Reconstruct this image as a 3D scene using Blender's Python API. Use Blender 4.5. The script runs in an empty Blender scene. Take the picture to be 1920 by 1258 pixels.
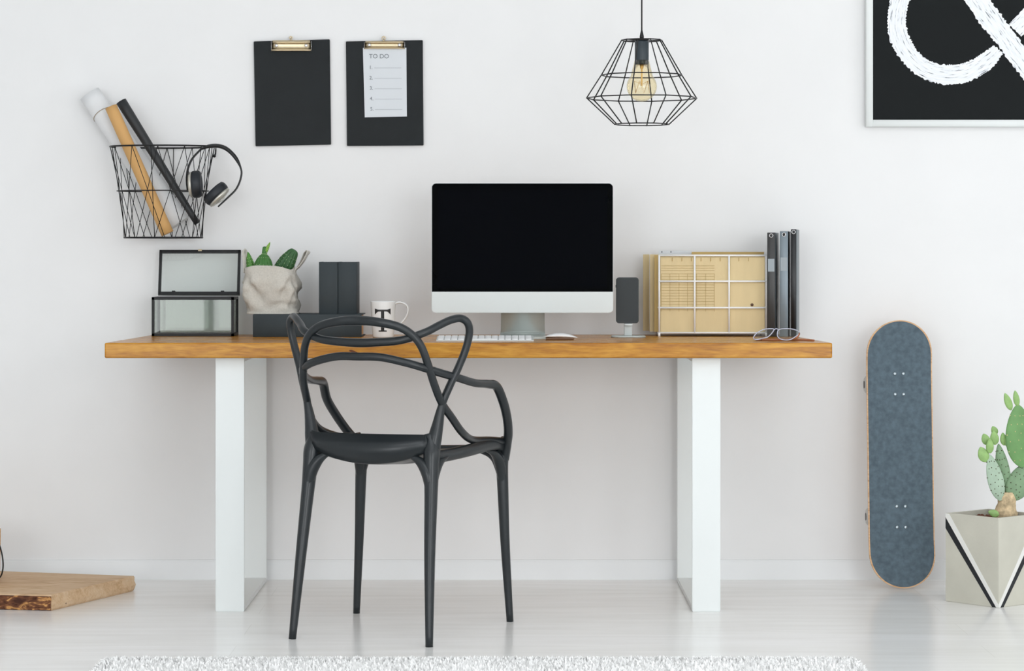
import bpy, bmesh, math, random
from mathutils import Vector, Matrix, noise
random.seed(7)
PI = math.pi
SC = bpy.context.scene
COL = SC.collection

# ------------------------------------------------------------------ camera, world, light, exposure
FPX, VX, VY, HC, YC = 4800.0, 960.0, 472.0, 1.005, -7.86
cd = bpy.data.cameras.new('camera'); cam = bpy.data.objects.new('camera', cd); COL.objects.link(cam)
cam.location = (0, YC, HC); cam.rotation_euler = (PI/2, 0, 0)
cd.sensor_width = 36; cd.lens = FPX/1920*36; cd.shift_y = -(629-VY)/1920; cd.clip_start = .05
SC.camera = cam
SC.view_settings.view_transform = 'Standard'; SC.view_settings.look = 'None'
SC.view_settings.gamma = 1; SC.view_settings.use_curve_mapping = False
SC.view_settings.exposure = -1.24
w = bpy.data.worlds.new('daylight'); SC.world = w; w.use_nodes = True
w.node_tree.nodes['Background'].inputs[0].default_value = (.82, .9, 1, 1)
w.node_tree.nodes['Background'].inputs[1].default_value = 1.0

def area(name, loc, target, sx, sy, power, col=(1, 1, 1)):
    ld = bpy.data.lights.new(name, 'AREA'); ld.shape = 'RECTANGLE'; ld.size = sx; ld.size_y = sy
    ld.energy = power; ld.color = col
    o = bpy.data.objects.new(name, ld); COL.objects.link(o); o.location = loc
    d = Vector(target) - Vector(loc); o.rotation_euler = d.to_track_quat('-Z', 'Y').to_euler()
    return o
# daylight through the right-wall windows; lights behind the camera and overhead are added fill
area('window_daylight', (4.28, -2.55, 1.6), (0, -2.0, 1.3), 2.5, 1.9, 64, (1, .995, .985))
area('window_daylight', (4.28, -6.1, 1.6), (0, -5.4, 1.2), 2.3, 1.9, 70, (1, .995, .985))
area('window_daylight', (2.45, -9.92, 1.35), (0, 0, 1.0), 2.5, 2.2, 300, (.965, .985, 1))  # frontal fill added behind the camera, right side
area('window_daylight', (-2.45, -9.92, 1.35), (0, 0, 1.0), 2.5, 2.2, 235, (.965, .985, 1))  # frontal fill added behind the camera, left side
area('added_skylight_fill', (.35, -4.2, 2.93), (.35, -4.15, 0), 3.0, 2.4, 115, (.96, .985, 1))  # overhead fill added to brighten the floor

# ------------------------------------------------------------------ helpers
def S(px_depth_Y): return FPX/(px_depth_Y - YC)
def pt(px, py, Y):
    s = S(Y); return Vector(((px-VX)/s, Y, HC-(py-VY)/s))
def lin(c):
    r = []
    for v in c[:3]:
        v = v/255.0
        r.append(v/12.92 if v <= .04045 else ((v+.055)/1.055)**2.4)
    return (r[0], r[1], r[2], 1)
def mat(name, col, rough=.5, metal=0.0, spec=.5, bump=0, bscale=100, var=0, vscale=4, coat=0, stretch=(1, 1, 1), trans=0, ior=1.45, emis=None):
    m = bpy.data.materials.new(name); m.use_nodes = True
    nt = m.node_tree; N = nt.nodes; L = nt.links; b = N['Principled BSDF']
    c = lin(col)
    b.inputs['Base Color'].default_value = c; b.inputs['Roughness'].default_value = rough
    b.inputs['Metallic'].default_value = metal; b.inputs['Specular IOR Level'].default_value = spec
    b.inputs['Coat Weight'].default_value = coat; b.inputs['Transmission Weight'].default_value = trans
    b.inputs['IOR'].default_value = ior
    tc = N.new('ShaderNodeTexCoord'); mp = N.new('ShaderNodeMapping'); mp.inputs['Scale'].default_value = stretch
    L.new(tc.outputs['Object'], mp.inputs[0])
    nz = N.new('ShaderNodeTexNoise'); nz.inputs['Scale'].default_value = vscale; nz.inputs['Detail'].default_value = 5
    L.new(mp.outputs[0], nz.inputs['Vector'])
    rp = N.new('ShaderNodeValToRGB'); v = max(var, .015)
    rp.color_ramp.elements[0].position = .3; rp.color_ramp.elements[1].position = .7
    rp.color_ramp.elements[0].color = tuple(x*(1-v) for x in c[:3])+(1,)
    rp.color_ramp.elements[1].color = tuple(min(1, x*(1+v)) for x in c[:3])+(1,)
    L.new(nz.outputs['Fac'], rp.inputs[0]); L.new(rp.outputs[0], b.inputs['Base Color'])
    if bump:
        n2 = N.new('ShaderNodeTexNoise'); n2.inputs['Scale'].default_value = bscale; n2.inputs['Detail'].default_value = 4
        L.new(mp.outputs[0], n2.inputs['Vector'])
        bp = N.new('ShaderNodeBump'); bp.inputs['Strength'].default_value = bump; bp.inputs['Distance'].default_value = .002
        L.new(n2.outputs['Fac'], bp.inputs['Height']); L.new(bp.outputs[0], b.inputs['Normal'])
    return m
def wood(name, c1, c2, c3, scale=(1.2, 14, 14), rough=.42, rings=5.0, coat=0):
    m = bpy.data.materials.new(name); m.use_nodes = True
    nt = m.node_tree; N = nt.nodes; L = nt.links; b = N['Principled BSDF']
    tc = N.new('ShaderNodeTexCoord'); mp = N.new('ShaderNodeMapping'); mp.inputs['Scale'].default_value = scale
    L.new(tc.outputs['Object'], mp.inputs[0])
    n1 = N.new('ShaderNodeTexNoise'); n1.inputs['Scale'].default_value = 3; n1.inputs['Detail'].default_value = 8; n1.inputs['Distortion'].default_value = 1.2
    n2 = N.new('ShaderNodeTexNoise'); n2.inputs['Scale'].default_value = rings*4; n2.inputs['Detail'].default_value = 6
    L.new(mp.outputs[0], n1.inputs['Vector']); L.new(mp.outputs[0], n2.inputs['Vector'])
    mx = N.new('ShaderNodeMath'); mx.operation = 'MULTIPLY_ADD'; mx.inputs[1].default_value = .65
    ml = N.new('ShaderNodeMath'); ml.operation = 'MULTIPLY'; ml.inputs[1].default_value = .35
    L.new(n2.outputs['Fac'], ml.inputs[0]); L.new(n1.outputs['Fac'], mx.inputs[0]); L.new(ml.outputs[0], mx.inputs[2])
    rp = N.new('ShaderNodeValToRGB'); e = rp.color_ramp.elements
    e[0].position = .36; e[0].color = lin(c1); e[1].position = .66; e[1].color = lin(c3)
    k = e.new(.5); k.color = lin(c2)
    L.new(mx.outputs[0], rp.inputs[0]); L.new(rp.outputs[0], b.inputs['Base Color'])
    b.inputs['Roughness'].default_value = rough; b.inputs['Coat Weight'].default_value = coat; b.inputs['Coat Roughness'].default_value = .16
    bp = N.new('ShaderNodeBump'); bp.inputs['Strength'].default_value = .15; bp.inputs['Distance'].default_value = .001
    L.new(mx.outputs[0], bp.inputs['Height']); L.new(bp.outputs[0], b.inputs['Normal'])
    return m
def glass(name, tint, mixf=.12, rough=.02):
    m = bpy.data.materials.new(name); m.use_nodes = True
    nt = m.node_tree; N = nt.nodes; L = nt.links; N.clear()
    out = N.new('ShaderNodeOutputMaterial'); mx = N.new('ShaderNodeMixShader'); tr = N.new('ShaderNodeBsdfTransparent'); gl = N.new('ShaderNodeBsdfGlossy')
    tr.inputs[0].default_value = lin(tint); gl.inputs['Roughness'].default_value = rough
    fr = N.new('ShaderNodeLayerWeight'); fr.inputs[0].default_value = .12
    ad = N.new('ShaderNodeMath'); ad.operation = 'MULTIPLY_ADD'; ad.inputs[1].default_value = .5; ad.inputs[2].default_value = mixf; ad.use_clamp = True
    L.new(fr.outputs['Fresnel'], ad.inputs[0]); L.new(ad.outputs[0], mx.inputs[0])
    L.new(tr.outputs[0], mx.inputs[1]); L.new(gl.outputs[0], mx.inputs[2]); L.new(mx.outputs[0], out.inputs[0])
    return m

def catmull(P, n=6, closed=False):
    P = [tuple(p) for p in P]; out = []; m = len(P)
    rng = range(m) if closed else range(m-1)
    for i in rng:
        if closed: a, b, c, d = P[(i-1) % m], P[i], P[(i+1) % m], P[(i+2) % m]
        else: a, b, c, d = P[max(i-1, 0)], P[i], P[i+1], P[min(i+2, m-1)]
        for k in range(n):
            t = k/n
            out.append(tuple(.5*((2*b[j])+(-a[j]+c[j])*t+(2*a[j]-5*b[j]+4*c[j]-d[j])*t*t+(-a[j]+3*b[j]-3*c[j]+d[j])*t**3) for j in range(len(b))))
    if not closed: out.append(P[-1])
    return out
class MB:
    def __init__(s): s.bm = bmesh.new(); s.mi = 0
    def _f(s, vs, smooth=False):
        try:
            f = s.bm.faces.new(vs); f.smooth = smooth; f.material_index = s.mi; return f
        except ValueError: return None
    def box(s, x0, x1, y0, y1, z0, z1, bev=0, seg=2, M=None):
        b = bmesh.new(); bmesh.ops.create_cube(b, size=1)
        for v in b.verts:
            v.co = Vector(((x0+x1)/2+v.co.x*(x1-x0), (y0+y1)/2+v.co.y*(y1-y0), (z0+z1)/2+v.co.z*(z1-z0)))
        if bev: bmesh.ops.bevel(b, geom=b.edges[:], offset=bev, segments=seg, affect='EDGES', profile=.5)
        s.merge(b, M, bev > 0); return s
    def merge(s, b, M=None, smooth=False):
        mp = {}
        for v in b.verts: mp[v] = s.bm.verts.new(M @ v.co if M else v.co)
        for f in b.faces: s._f([mp[v] for v in f.verts], smooth)
        b.free()
    def loft(s, rings, cap=(True, True), closed=True, smooth=True):
        R = [[s.bm.verts.new(p) for p in r] for r in rings]
        for a, b in zip(R, R[1:]):
            n = len(a)
            for i in range(n if closed else n-1):
                s._f([a[i], a[(i+1) % n], b[(i+1) % n], b[i]], smooth)
        if cap[0]: s._f(R[0][::-1])
        if cap[1]: s._f(R[-1])
        return s
    def tube(s, path, r, r2=None, seg=10, closed=False, bn=None, cap=True):
        P = [Vector(p[:3]) for p in path]; n = len(P)
        ra = r if isinstance(r, (list, tuple)) else [r]*n
        rb = ra if r2 is None else (r2 if isinstance(r2, (list, tuple)) else [r2]*n)
        rings = []; prev = None
        for i in range(n):
            if closed: t = P[(i+1) % n]-P[i-1]
            else: t = P[min(i+1, n-1)]-P[max(i-1, 0)]
            t.normalize()
            if bn is not None:
                b = Vector(bn); b = (b-t*b.dot(t))
            elif prev is None:
                b = Vector((0, 0, 1)) if abs(t.z) < .9 else Vector((1, 0, 0)); b = b-t*b.dot(t)
            else: b = prev-t*prev.dot(t)
            b.normalize(); prev = b; a = t.cross(b)
            rings.append([P[i]+a*(ra[i]*math.cos(2*PI*k/seg))+b*(rb[i]*math.sin(2*PI*k/seg)) for k in range(seg)])
        if closed:
            R = [[s.bm.verts.new(p) for p in q] for q in rings]
            for i in range(n):
                A, B = R[i], R[(i+1) % n]
                # match offset to avoid twist
                off = min(range(seg), key=lambda o: (A[0].co-B[o].co).length) if i == n-1 else 0
                for k in range(seg):
                    s._f([A[k], A[(k+1) % seg], B[(k+1+off) % seg], B[(k+off) % seg]], True)
        else: s.loft(rings, (cap, cap))
        return s
    def lathe(s, prof, c=(0, 0, 0), seg=32, M=None, cap=(True, True)):
        rings = [[Vector((c[0]+r*math.cos(2*PI*k/seg), c[1]+r*math.sin(2*PI*k/seg), c[2]+z)) for k in range(seg)] for r, z in prof]
        if M: rings = [[M @ v for v in q] for q in rings]
        return s.loft(rings, cap)
    def prism(s, poly, off, smooth=False):
        """poly: list of 3D points, off: extrusion vector"""
        a = [s.bm.verts.new(p) for p in poly]; b = [s.bm.verts.new(Vector(p)+Vector(off)) for p in poly]
        s._f(a); s._f(b[::-1]); n = len(a)
        for i in range(n): s._f([a[(i+1) % n], a[i], b[i], b[(i+1) % n]], smooth)
        return s
    def sphere(s, c, r, sc=(1, 1, 1), u=12, v=8, M=None):
        b = bmesh.new(); bmesh.ops.create_uvsphere(b, u_segments=u, v_segments=v, radius=r)
        for q in b.verts: q.co = Vector((q.co.x*sc[0]+c[0], q.co.y*sc[1]+c[1], q.co.z*sc[2]+c[2]))
        s.merge(b, M, True); return s
    def build(s, name, mats, parent=None):
        bmesh.ops.recalc_face_normals(s.bm, faces=s.bm.faces[:])
        me = bpy.data.meshes.new(name); s.bm.to_mesh(me); s.bm.free()
        for m in (mats if isinstance(mats, (list, tuple)) else [mats]): me.materials.append(m)
        o = bpy.data.objects.new(name, me); COL.objects.link(o)
        if parent is not None:
            o.parent = parent
            root = parent
            while root.parent: root = root.parent
            inv = Matrix.Translation(root.location).inverted()
            if parent is root: me.transform(inv)     # vertices given in world space, root only translated
            else: me.transform(inv)
        return o
def tag(o, label=None, cat=None, group=None, kind=None):
    if label: o['label'] = label
    if cat: o['category'] = cat
    if group: o['group'] = group
    if kind: o['kind'] = kind
    return o
def thing(name, label, cat, loc, group=None):
    o = bpy.data.objects.new(name, None); COL.objects.link(o); o.location = loc; o.empty_display_size = .05
    return tag(o, label, cat, group)
def struct(name, mb, m): return tag(mb.build(name, m), kind='structure')
def setorigin(o, loc):
    loc = Vector(loc); o.data.transform(Matrix.Translation(-loc)); o.location = loc; return o
def copy_tree(o, parent=None):
    c = o.copy(); COL.objects.link(c); c.parent = parent
    for ch in [q for q in o.children]: copy_tree(ch, c)
    return c
def text_mesh(txt, size, m, name, parent, loc, rot=(PI/2, 0, 0), ext=.0003):
    cu = bpy.data.curves.new('lettering', 'FONT'); cu.body = txt; cu.size = size; cu.extrude = ext
    t = bpy.data.objects.new('lettering', cu); COL.objects.link(t)
    bpy.context.view_layer.update()
    dg = bpy.context.evaluated_depsgraph_get()
    me = bpy.data.meshes.new_from_object(t.evaluated_get(dg))
    bpy.data.objects.remove(t); bpy.data.curves.remove(cu)
    me.transform(Matrix.Translation(loc) @ Matrix.Rotation(rot[2], 4, 'Z') @ Matrix.Rotation(rot[0], 4, 'X'))
    b = MB(); bb = bmesh.new(); bb.from_mesh(me); b.merge(bb); bpy.data.meshes.remove(me)
    return b

# ------------------------------------------------------------------ materials
M = {}
M['wall'] = mat('wall_paint', (241, 241, 241), .85, bump=.04, bscale=300, var=.01, spec=.2)
M['ceil'] = mat('ceiling_paint', (246, 247, 248), .9)
M['base'] = mat('skirting_paint', (240, 242, 243), .45)
M['chair'] = mat('charcoal_plastic', (32, 37, 40), .28, bump=.03, bscale=500, spec=.5)
M['oak'] = wood('honey_oak', (148, 90, 14), (180, 120, 26), (206, 150, 50), (1.6, 7, 16), .27, 5, 0)
M['oak'].node_tree.nodes['Principled BSDF'].inputs['Specular IOR Level'].default_value = .38
M['white'] = mat('white_powder_coat', (232, 236, 235), .35)
M['plw'] = mat('white_plastic', (240, 241, 242), .35)
M['black'] = mat('black_wire', (26, 27, 29), .4)
M['blk'] = mat('black_metal', (16, 17, 19), .42, metal=.2)
M['book'] = mat('slate_cloth_cover', (54, 62, 66), .7, bump=.15, bscale=900, var=.05)
M['page'] = mat('tan_page_edges', (222, 176, 132), .8, var=.12, vscale=60, stretch=(1, 1, 30))
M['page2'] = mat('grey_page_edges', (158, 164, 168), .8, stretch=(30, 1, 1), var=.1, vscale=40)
M['linen'] = mat('linen_cloth', (205, 201, 192), .95, bump=.5, bscale=450, var=.08, vscale=220, spec=.1)
M['clip'] = mat('clipboard_vinyl', (28, 32, 34), .55, spec=.25, bump=.1, bscale=250, var=.08, vscale=15)
M['gold'] = mat('pale_brass', (200, 184, 154), .3, metal=1)
M['chrome'] = mat('chrome', (205, 205, 206), .2, metal=1)
M['paper'] = mat('list_paper', (222, 226, 230), .9, spec=.1)
M['ink'] = mat('grey_ink', (120, 125, 130), .9)
M['inkl'] = mat('pale_ink_rule', (178, 183, 188), .9)
M['alu'] = mat('brushed_aluminium', (206, 211, 210), .45, metal=.25, bump=.03, bscale=900)
M['alu2'] = mat('satin_aluminium', (186, 193, 190), .4, metal=.4)
M['screen'] = mat('black_screen_glass', (3, 4, 8), .1, spec=.04)
M['bezel'] = mat('black_glass_border', (2, 3, 4), .1, spec=.04)
M['phone'] = mat('graphite_back', (52, 58, 60), .4)
M['kraft'] = mat('tan_folder_card', (224, 204, 160), .8, var=.05, vscale=9, stretch=(3, 3, .6), spec=.15)
M['kraft2'] = mat('brown_folder_card', (204, 176, 118), .8, var=.05, vscale=9, spec=.15)
M['kline'] = mat('folder_print', (184, 158, 104), .8)
M['bind1'] = mat('binder_charcoal', (58, 58, 58), .35)
M['bind2'] = mat('binder_steel', (128, 140, 148), .35, metal=.2)
M['bind3'] = mat('binder_black', (20, 21, 24), .3)
M['bind4'] = mat('binder_slate', (104, 114, 120), .35)
M['lab'] = mat('label_sleeve', (150, 160, 166), .25)
M['grip'] = mat('worn_griptape', (96, 111, 121), .95, bump=.6, bscale=700, var=.2, vscale=70, spec=.15)
M['maple'] = wood('maple_ply', (198, 150, 104), (222, 178, 134), (232, 196, 156), (2, 2, 40), .5)
M['conc'] = mat('pale_concrete', (205, 203, 190), .85, bump=.2, bscale=120, var=.06, vscale=9)
M['stripe'] = mat('black_paint', (26, 29, 34), .5)
M['wstripe'] = mat('white_paint', (238, 238, 234), .6)
M['slab'] = wood('raw_oak_slab', (196, 160, 120), (214, 182, 145), (224, 198, 166), (2.0, 9, 9), .7)
M['brown'] = mat('kraft_tube', (212, 166, 106), .7, var=.03)
M['wroll'] = mat('white_paper_roll', (232, 233, 234), .8)
M['bulb'] = glass('amber_bulb_glass', (255, 248, 228), .03)
M['fil'] = mat('brass_filament', (226, 190, 124), .4, metal=.3)
M['pane'] = glass('box_glass', (250, 252, 251), .03); M['pane2'] = glass('grey_box_glass', (234, 237, 234), .03)
M['lens'] = glass('spectacle_lens', (235, 240, 240), .06)
M['socket'] = mat('socket_paint', (50, 60, 66), .4)
M['leather'] = mat('dark_cushion', (34, 38, 44), .5)
M['silver'] = mat('silver_trim', (206, 204, 194), .3, metal=.5)
M['soil'] = mat('brown_soil', (92, 66, 52), .95, bump=.8, bscale=120, var=.3, vscale=60)
M['pebble'] = mat('red_brown_pebble', (120, 78, 60), .8, var=.25, vscale=50)
M['rug'] = mat('white_wool', (250, 250, 249), 1.0, var=.03, vscale=40, spec=.05)
M['screw'] = mat('steel_screw', (150, 160, 165), .3, metal=.8)

# ------------------------------------------------------------------ room
X0, X1, Yf, H = -4.0, 4.2, -9.8, 2.8
struct('wall_back', MB().box(X0-.1, X1+.1, 0, .12, -.05, H+.05), M['wall'])
struct('wall_left', MB().box(X0-.12, X0, Yf, 0, 0, H), M['wall'])
def wall_holes(b, horiz, a0, a1, c0, c1, holes):
    # a: running axis, c0..c1 thickness, holes [(a,b,z0,z1)]
    def put(p, q, z0, z1):
        if horiz: b.box(p, q, c0, c1, z0, z1)
        else: b.box(c0, c1, p, q, z0, z1)
    cur = a0
    for (p, q, z0, z1) in holes:
        put(cur, p, 0, H); put(p, q, 0, z0); put(p, q, z1, H); cur = q
    put(cur, a1, 0, H)
wb = MB(); HR = [(-7.2, -5.0, .7, 2.5), (-3.75, -1.35, .7, 2.5)]
wall_holes(wb, False, Yf, 0, X1, X1+.12, HR); struct('wall_right', wb, M['wall'])
wb = MB(); HF = [(-3.65, -1.25, .3, 2.5), (1.25, 3.65, .3, 2.5)]  # unseen rear openings, added for the frontal fill
wall_holes(wb, True, X0, X1, Yf-.12, Yf, HF); struct('wall_front', wb, M['wall'])
SK = (-1.2, 1.9, -5.45, -2.95)   # added ceiling opening, lets extra overhead fill reach the floor
wb = MB(); wb.box(X0-.1, SK[0], Yf-.1, .1, H, H+.1); wb.box(SK[1], X1+.1, Yf-.1, .1, H, H+.1)
wb.box(SK[0], SK[1], Yf-.1, SK[2], H, H+.1); wb.box(SK[0], SK[1], SK[3], .1, H, H+.1); struct('ceiling', wb, M['ceil'])
wb = MB()
for a in (SK[0], (SK[0]+SK[1])/2-.025, SK[1]-.05): wb.box(a, a+.05, SK[2], SK[3], H+.02, H+.07)
for a in (SK[2], SK[3]-.05): wb.box(SK[0], SK[1], a, a+.05, H+.02, H+.07)
struct('window_5', wb, M['white'])  # frame of the added skylight, out of view
n = 0
for (p, q, z0, z1) in HR:
    n += 1; b = MB()
    for (a, c) in ((p, p+.06), (q-.06, q), ((p+q)/2-.03, (p+q)/2+.03)): b.box(X1+.02, X1+.07, a, c, z0, z1)
    b.box(X1+.02, X1+.07, p, q, z0, z0+.06); b.box(X1+.02, X1+.07, p, q, z1-.06, z1)
    struct('window_%d' % n, b, M['white'])
for (p, q, z0, z1) in HF:
    n += 1; b = MB()
    for a in (p, p+(q-p)/3-.03, p+2*(q-p)/3-.03, q-.06): b.box(a, a+.06, Yf-.07, Yf-.02, z0, z1)
    b.box(p, q, Yf-.07, Yf-.02, z0, z0+.06); b.box(p, q, Yf-.07, Yf-.02, z1-.06, z1)
    struct('window_%d' % n, b, M['white'])  # frames of the added rear openings
# floor: pale painted boards running along the wall
fm = bpy.data.materials.new('pale_floor_boards'); fm.use_nodes = True
N = fm.node_tree.nodes; L = fm.node_tree.links; pb = N['Principled BSDF']
tc = N.new('ShaderNodeTexCoord'); br = N.new('ShaderNodeTexBrick')
br.inputs['Scale'].default_value = 1; br.inputs['Brick Width'].default_value = 1.9; br.inputs['Row Height'].default_value = .19
br.inputs['Mortar Size'].default_value = .0012; br.inputs['Mortar Smooth'].default_value = .3; br.offset = .37
br.inputs['Color1'].default_value = lin((251, 251, 250)); br.inputs['Color2'].default_value = lin((247, 247, 245)); br.inputs['Mortar'].default_value = lin((238, 238, 235))
L.new(tc.outputs['Object'], br.inputs['Vector'])
mp = N.new('ShaderNodeMapping'); mp.inputs['Scale'].default_value = (1.1, 9, 1); L.new(tc.outputs['Object'], mp.inputs[0])
nz = N.new('ShaderNodeTexNoise'); nz.inputs['Scale'].default_value = 2.2; nz.inputs['Detail'].default_value = 7; L.new(mp.outputs[0], nz.inputs['Vector'])
rp = N.new('ShaderNodeValToRGB'); rp.color_ramp.elements[0].position = .35; rp.color_ramp.elements[0].color = (.93, .925, .92, 1)
rp.color_ramp.elements[1].position = .62; rp.color_ramp.elements[1].color = (1, 1, 1, 1); L.new(nz.outputs['Fac'], rp.inputs[0])
mx = N.new('ShaderNodeMix'); mx.data_type = 'RGBA'; mx.blend_type = 'MULTIPLY'; mx.inputs['Factor'].default_value = 1
L.new(br.outputs['Color'], mx.inputs['A']); L.new(rp.outputs[0], mx.inputs['B']); L.new(mx.outputs['Result'], pb.inputs['Base Color'])
pb.inputs['Roughness'].default_value = .22
struct('floor', MB().box(X0-.1, X1+.1, Yf-.1, .1, -.1, 0), fm)
def skirting(name, a, b_, axis, c, side):
    b = MB()
    if axis == 'x':
        b.box(a, b_, c-.014, c, 0, .056); b.box(a, b_, c-.011, c, .056, .06)
    else:
        b.box(min(c, c+side*.014), max(c, c+side*.014), a, b_, 0, .06)
    struct(name, b, M['base'])
skirting('baseboard_back', X0+.014, X1-.014, 'x', 0, -1)
skirting('baseboard_left', Yf, 0, 'y', X0, 1)
skirting('baseboard_right', Yf, 0, 'y', X1, -1)

# ------------------------------------------------------------------ rug
rx0, rx1, ry1, ry0 = -.982, .829, -1.648, -3.2
def build_rug():
    root = thing('shaggy_rug', 'white shaggy wool rug on the pale floor along the bottom edge', 'rug', ((rx0+rx1)/2, (ry0+ry1)/2, 0))
    b = MB(); nx, ny = 300, 150
    g = []
    for j in range(ny+1):
        row = []
        for i in range(nx+1):
            fx, fy = i/nx, 1-(1-j/ny)**1.0
            x = rx0+(rx1-rx0)*fx; y = ry0+(ry1-ry0)*fy
            e = min(fx, 1-fx)*nx; e2 = min(fy, 1-fy)*ny; ed = min(1, e/3, e2/3)
            z = .002+ed*(.012+.006*noise.noise(Vector((x*60, y*60, 0)))+.004*noise.noise(Vector((x*160, y*160, 3))))
            row.append(b.bm.verts.new((x+.002*random.uniform(-1, 1), y+.002*random.uniform(-1, 1), max(.001, z))))
        g.append(row)
    for j in range(ny):
        for i in range(nx): b._f([g[j][i], g[j][i+1], g[j+1][i+1], g[j+1][i]], True)
    b.build('rug_base', M['rug'], root)
    b = MB()
    def tuft(x, y, s=1.0, dx=0, dy=0):
        h = random.uniform(.008, .015)*s
        a = random.uniform(0, 2*PI); r = random.uniform(.002, .0035); l = random.uniform(.002, .007)
        tip = Vector((x+l*math.cos(a)+dx, y+l*math.sin(a)+dy, .012+h)); bx = Vector((x, y, .008)); p = Vector((-math.sin(a)*r, math.cos(a)*r, 0))
        md = (tip+bx)/2+Vector((0, 0, .003))
        v = [b.bm.verts.new(q) for q in (bx-p, bx+p, md+p, md-p, tip)]
        b._f([v[0], v[1], v[2], v[3]]); b._f([v[3], v[2], v[4]])
    for k in range(16000):
        tuft(random.uniform(rx0, rx1), ry1-random.random()**1.3*.55)
    for k in range(2600):
        tuft(random.uniform(rx0, rx1), ry1-random.random()*.01, .8, 0, random.uniform(0, .012))
    for k in range(500):
        tuft(rx0, random.uniform(ry1-.6, ry1), .8, -random.uniform(0, .01)); tuft(rx1, random.uniform(ry1-.6, ry1), .8, random.uniform(0, .01))
    tag(b.build('wool_pile', M['rug'], root), kind='stuff')
build_rug()

# ------------------------------------------------------------------ desk
DT = .752; TH = .0425
desk = thing('desk', 'long oak desk with white frame legs standing against the wall', 'desk', (0, -.35, 0))
b = MB()
yf, yb = -.75, -.025
poly = [(-1.132, yf), (.890, yf), (.838, yb), (-1.095, yb)]
bb = bmesh.new()
lo = [bb.verts.new((x, y, DT-TH)) for x, y in poly]; hi = [bb.verts.new((x, y, DT)) for x, y in poly]
bb.faces.new(lo[::-1]); bb.faces.new(hi)
for i in range(4): bb.faces.new([lo[i], lo[(i+1) % 4], hi[(i+1) % 4], hi[i]])
bmesh.ops.bevel(bb, geom=bb.edges[:], offset=.004, segments=3, affect='EDGES', profile=.5)
b.merge(bb); b.build('tabletop', M['oak'], desk)
b = MB(); kn = [(-.452+dx, yf-.0003, .731-dx*.35+random.uniform(-.001, .001)) for dx in (0, .006, .012, .02, .028)]
b.tube(kn, [.001, .0028, .0042, .0035, .0008], .0006, seg=8, bn=(0, 1, 0)); b.build('wood_knot', mat('dark_knot', (96, 52, 26), .7), desk)['label'] = 'dark knot in the front edge'
for (lx0, lx1) in ((-.828, -.748), (.503, .582)):
    t = .012; y0, y1 = -.712, -.05; zt = DT-TH
    b = MB(); bb = bmesh.new()
    outer = [(y0, 0), (y1, 0), (y1, zt), (y0, zt)]; inner = [(y0+t, t), (y1-t, t), (y1-t, zt-t), (y0+t, zt-t)]
    v = {}
    for sx, x in ((0, lx0), (1, lx1)):
        for k in range(4):
            v[sx, 'o', k] = bb.verts.new((x, *outer[k])); v[sx, 'i', k] = bb.verts.new((x, *inner[k]))
    for k in range(4):
        m_ = (k+1) % 4
        bb.faces.new([v[0, 'o', k], v[0, 'o', m_], v[1, 'o', m_], v[1, 'o', k]])
        bb.faces.new([v[0, 'i', k], v[0, 'i', m_], v[1, 'i', m_], v[1, 'i', k]])
        for sx in (0, 1): bb.faces.new([v[sx, 'o', k], v[sx, 'o', m_], v[sx, 'i', m_], v[sx, 'i', k]])
    bmesh.ops.recalc_face_normals(bb, faces=bb.faces[:])
    bmesh.ops.bevel(bb, geom=bb.edges[:], offset=.0015, segments=2, affect='EDGES')
    b.merge(bb); b.build('leg', M['white'], desk)

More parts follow.
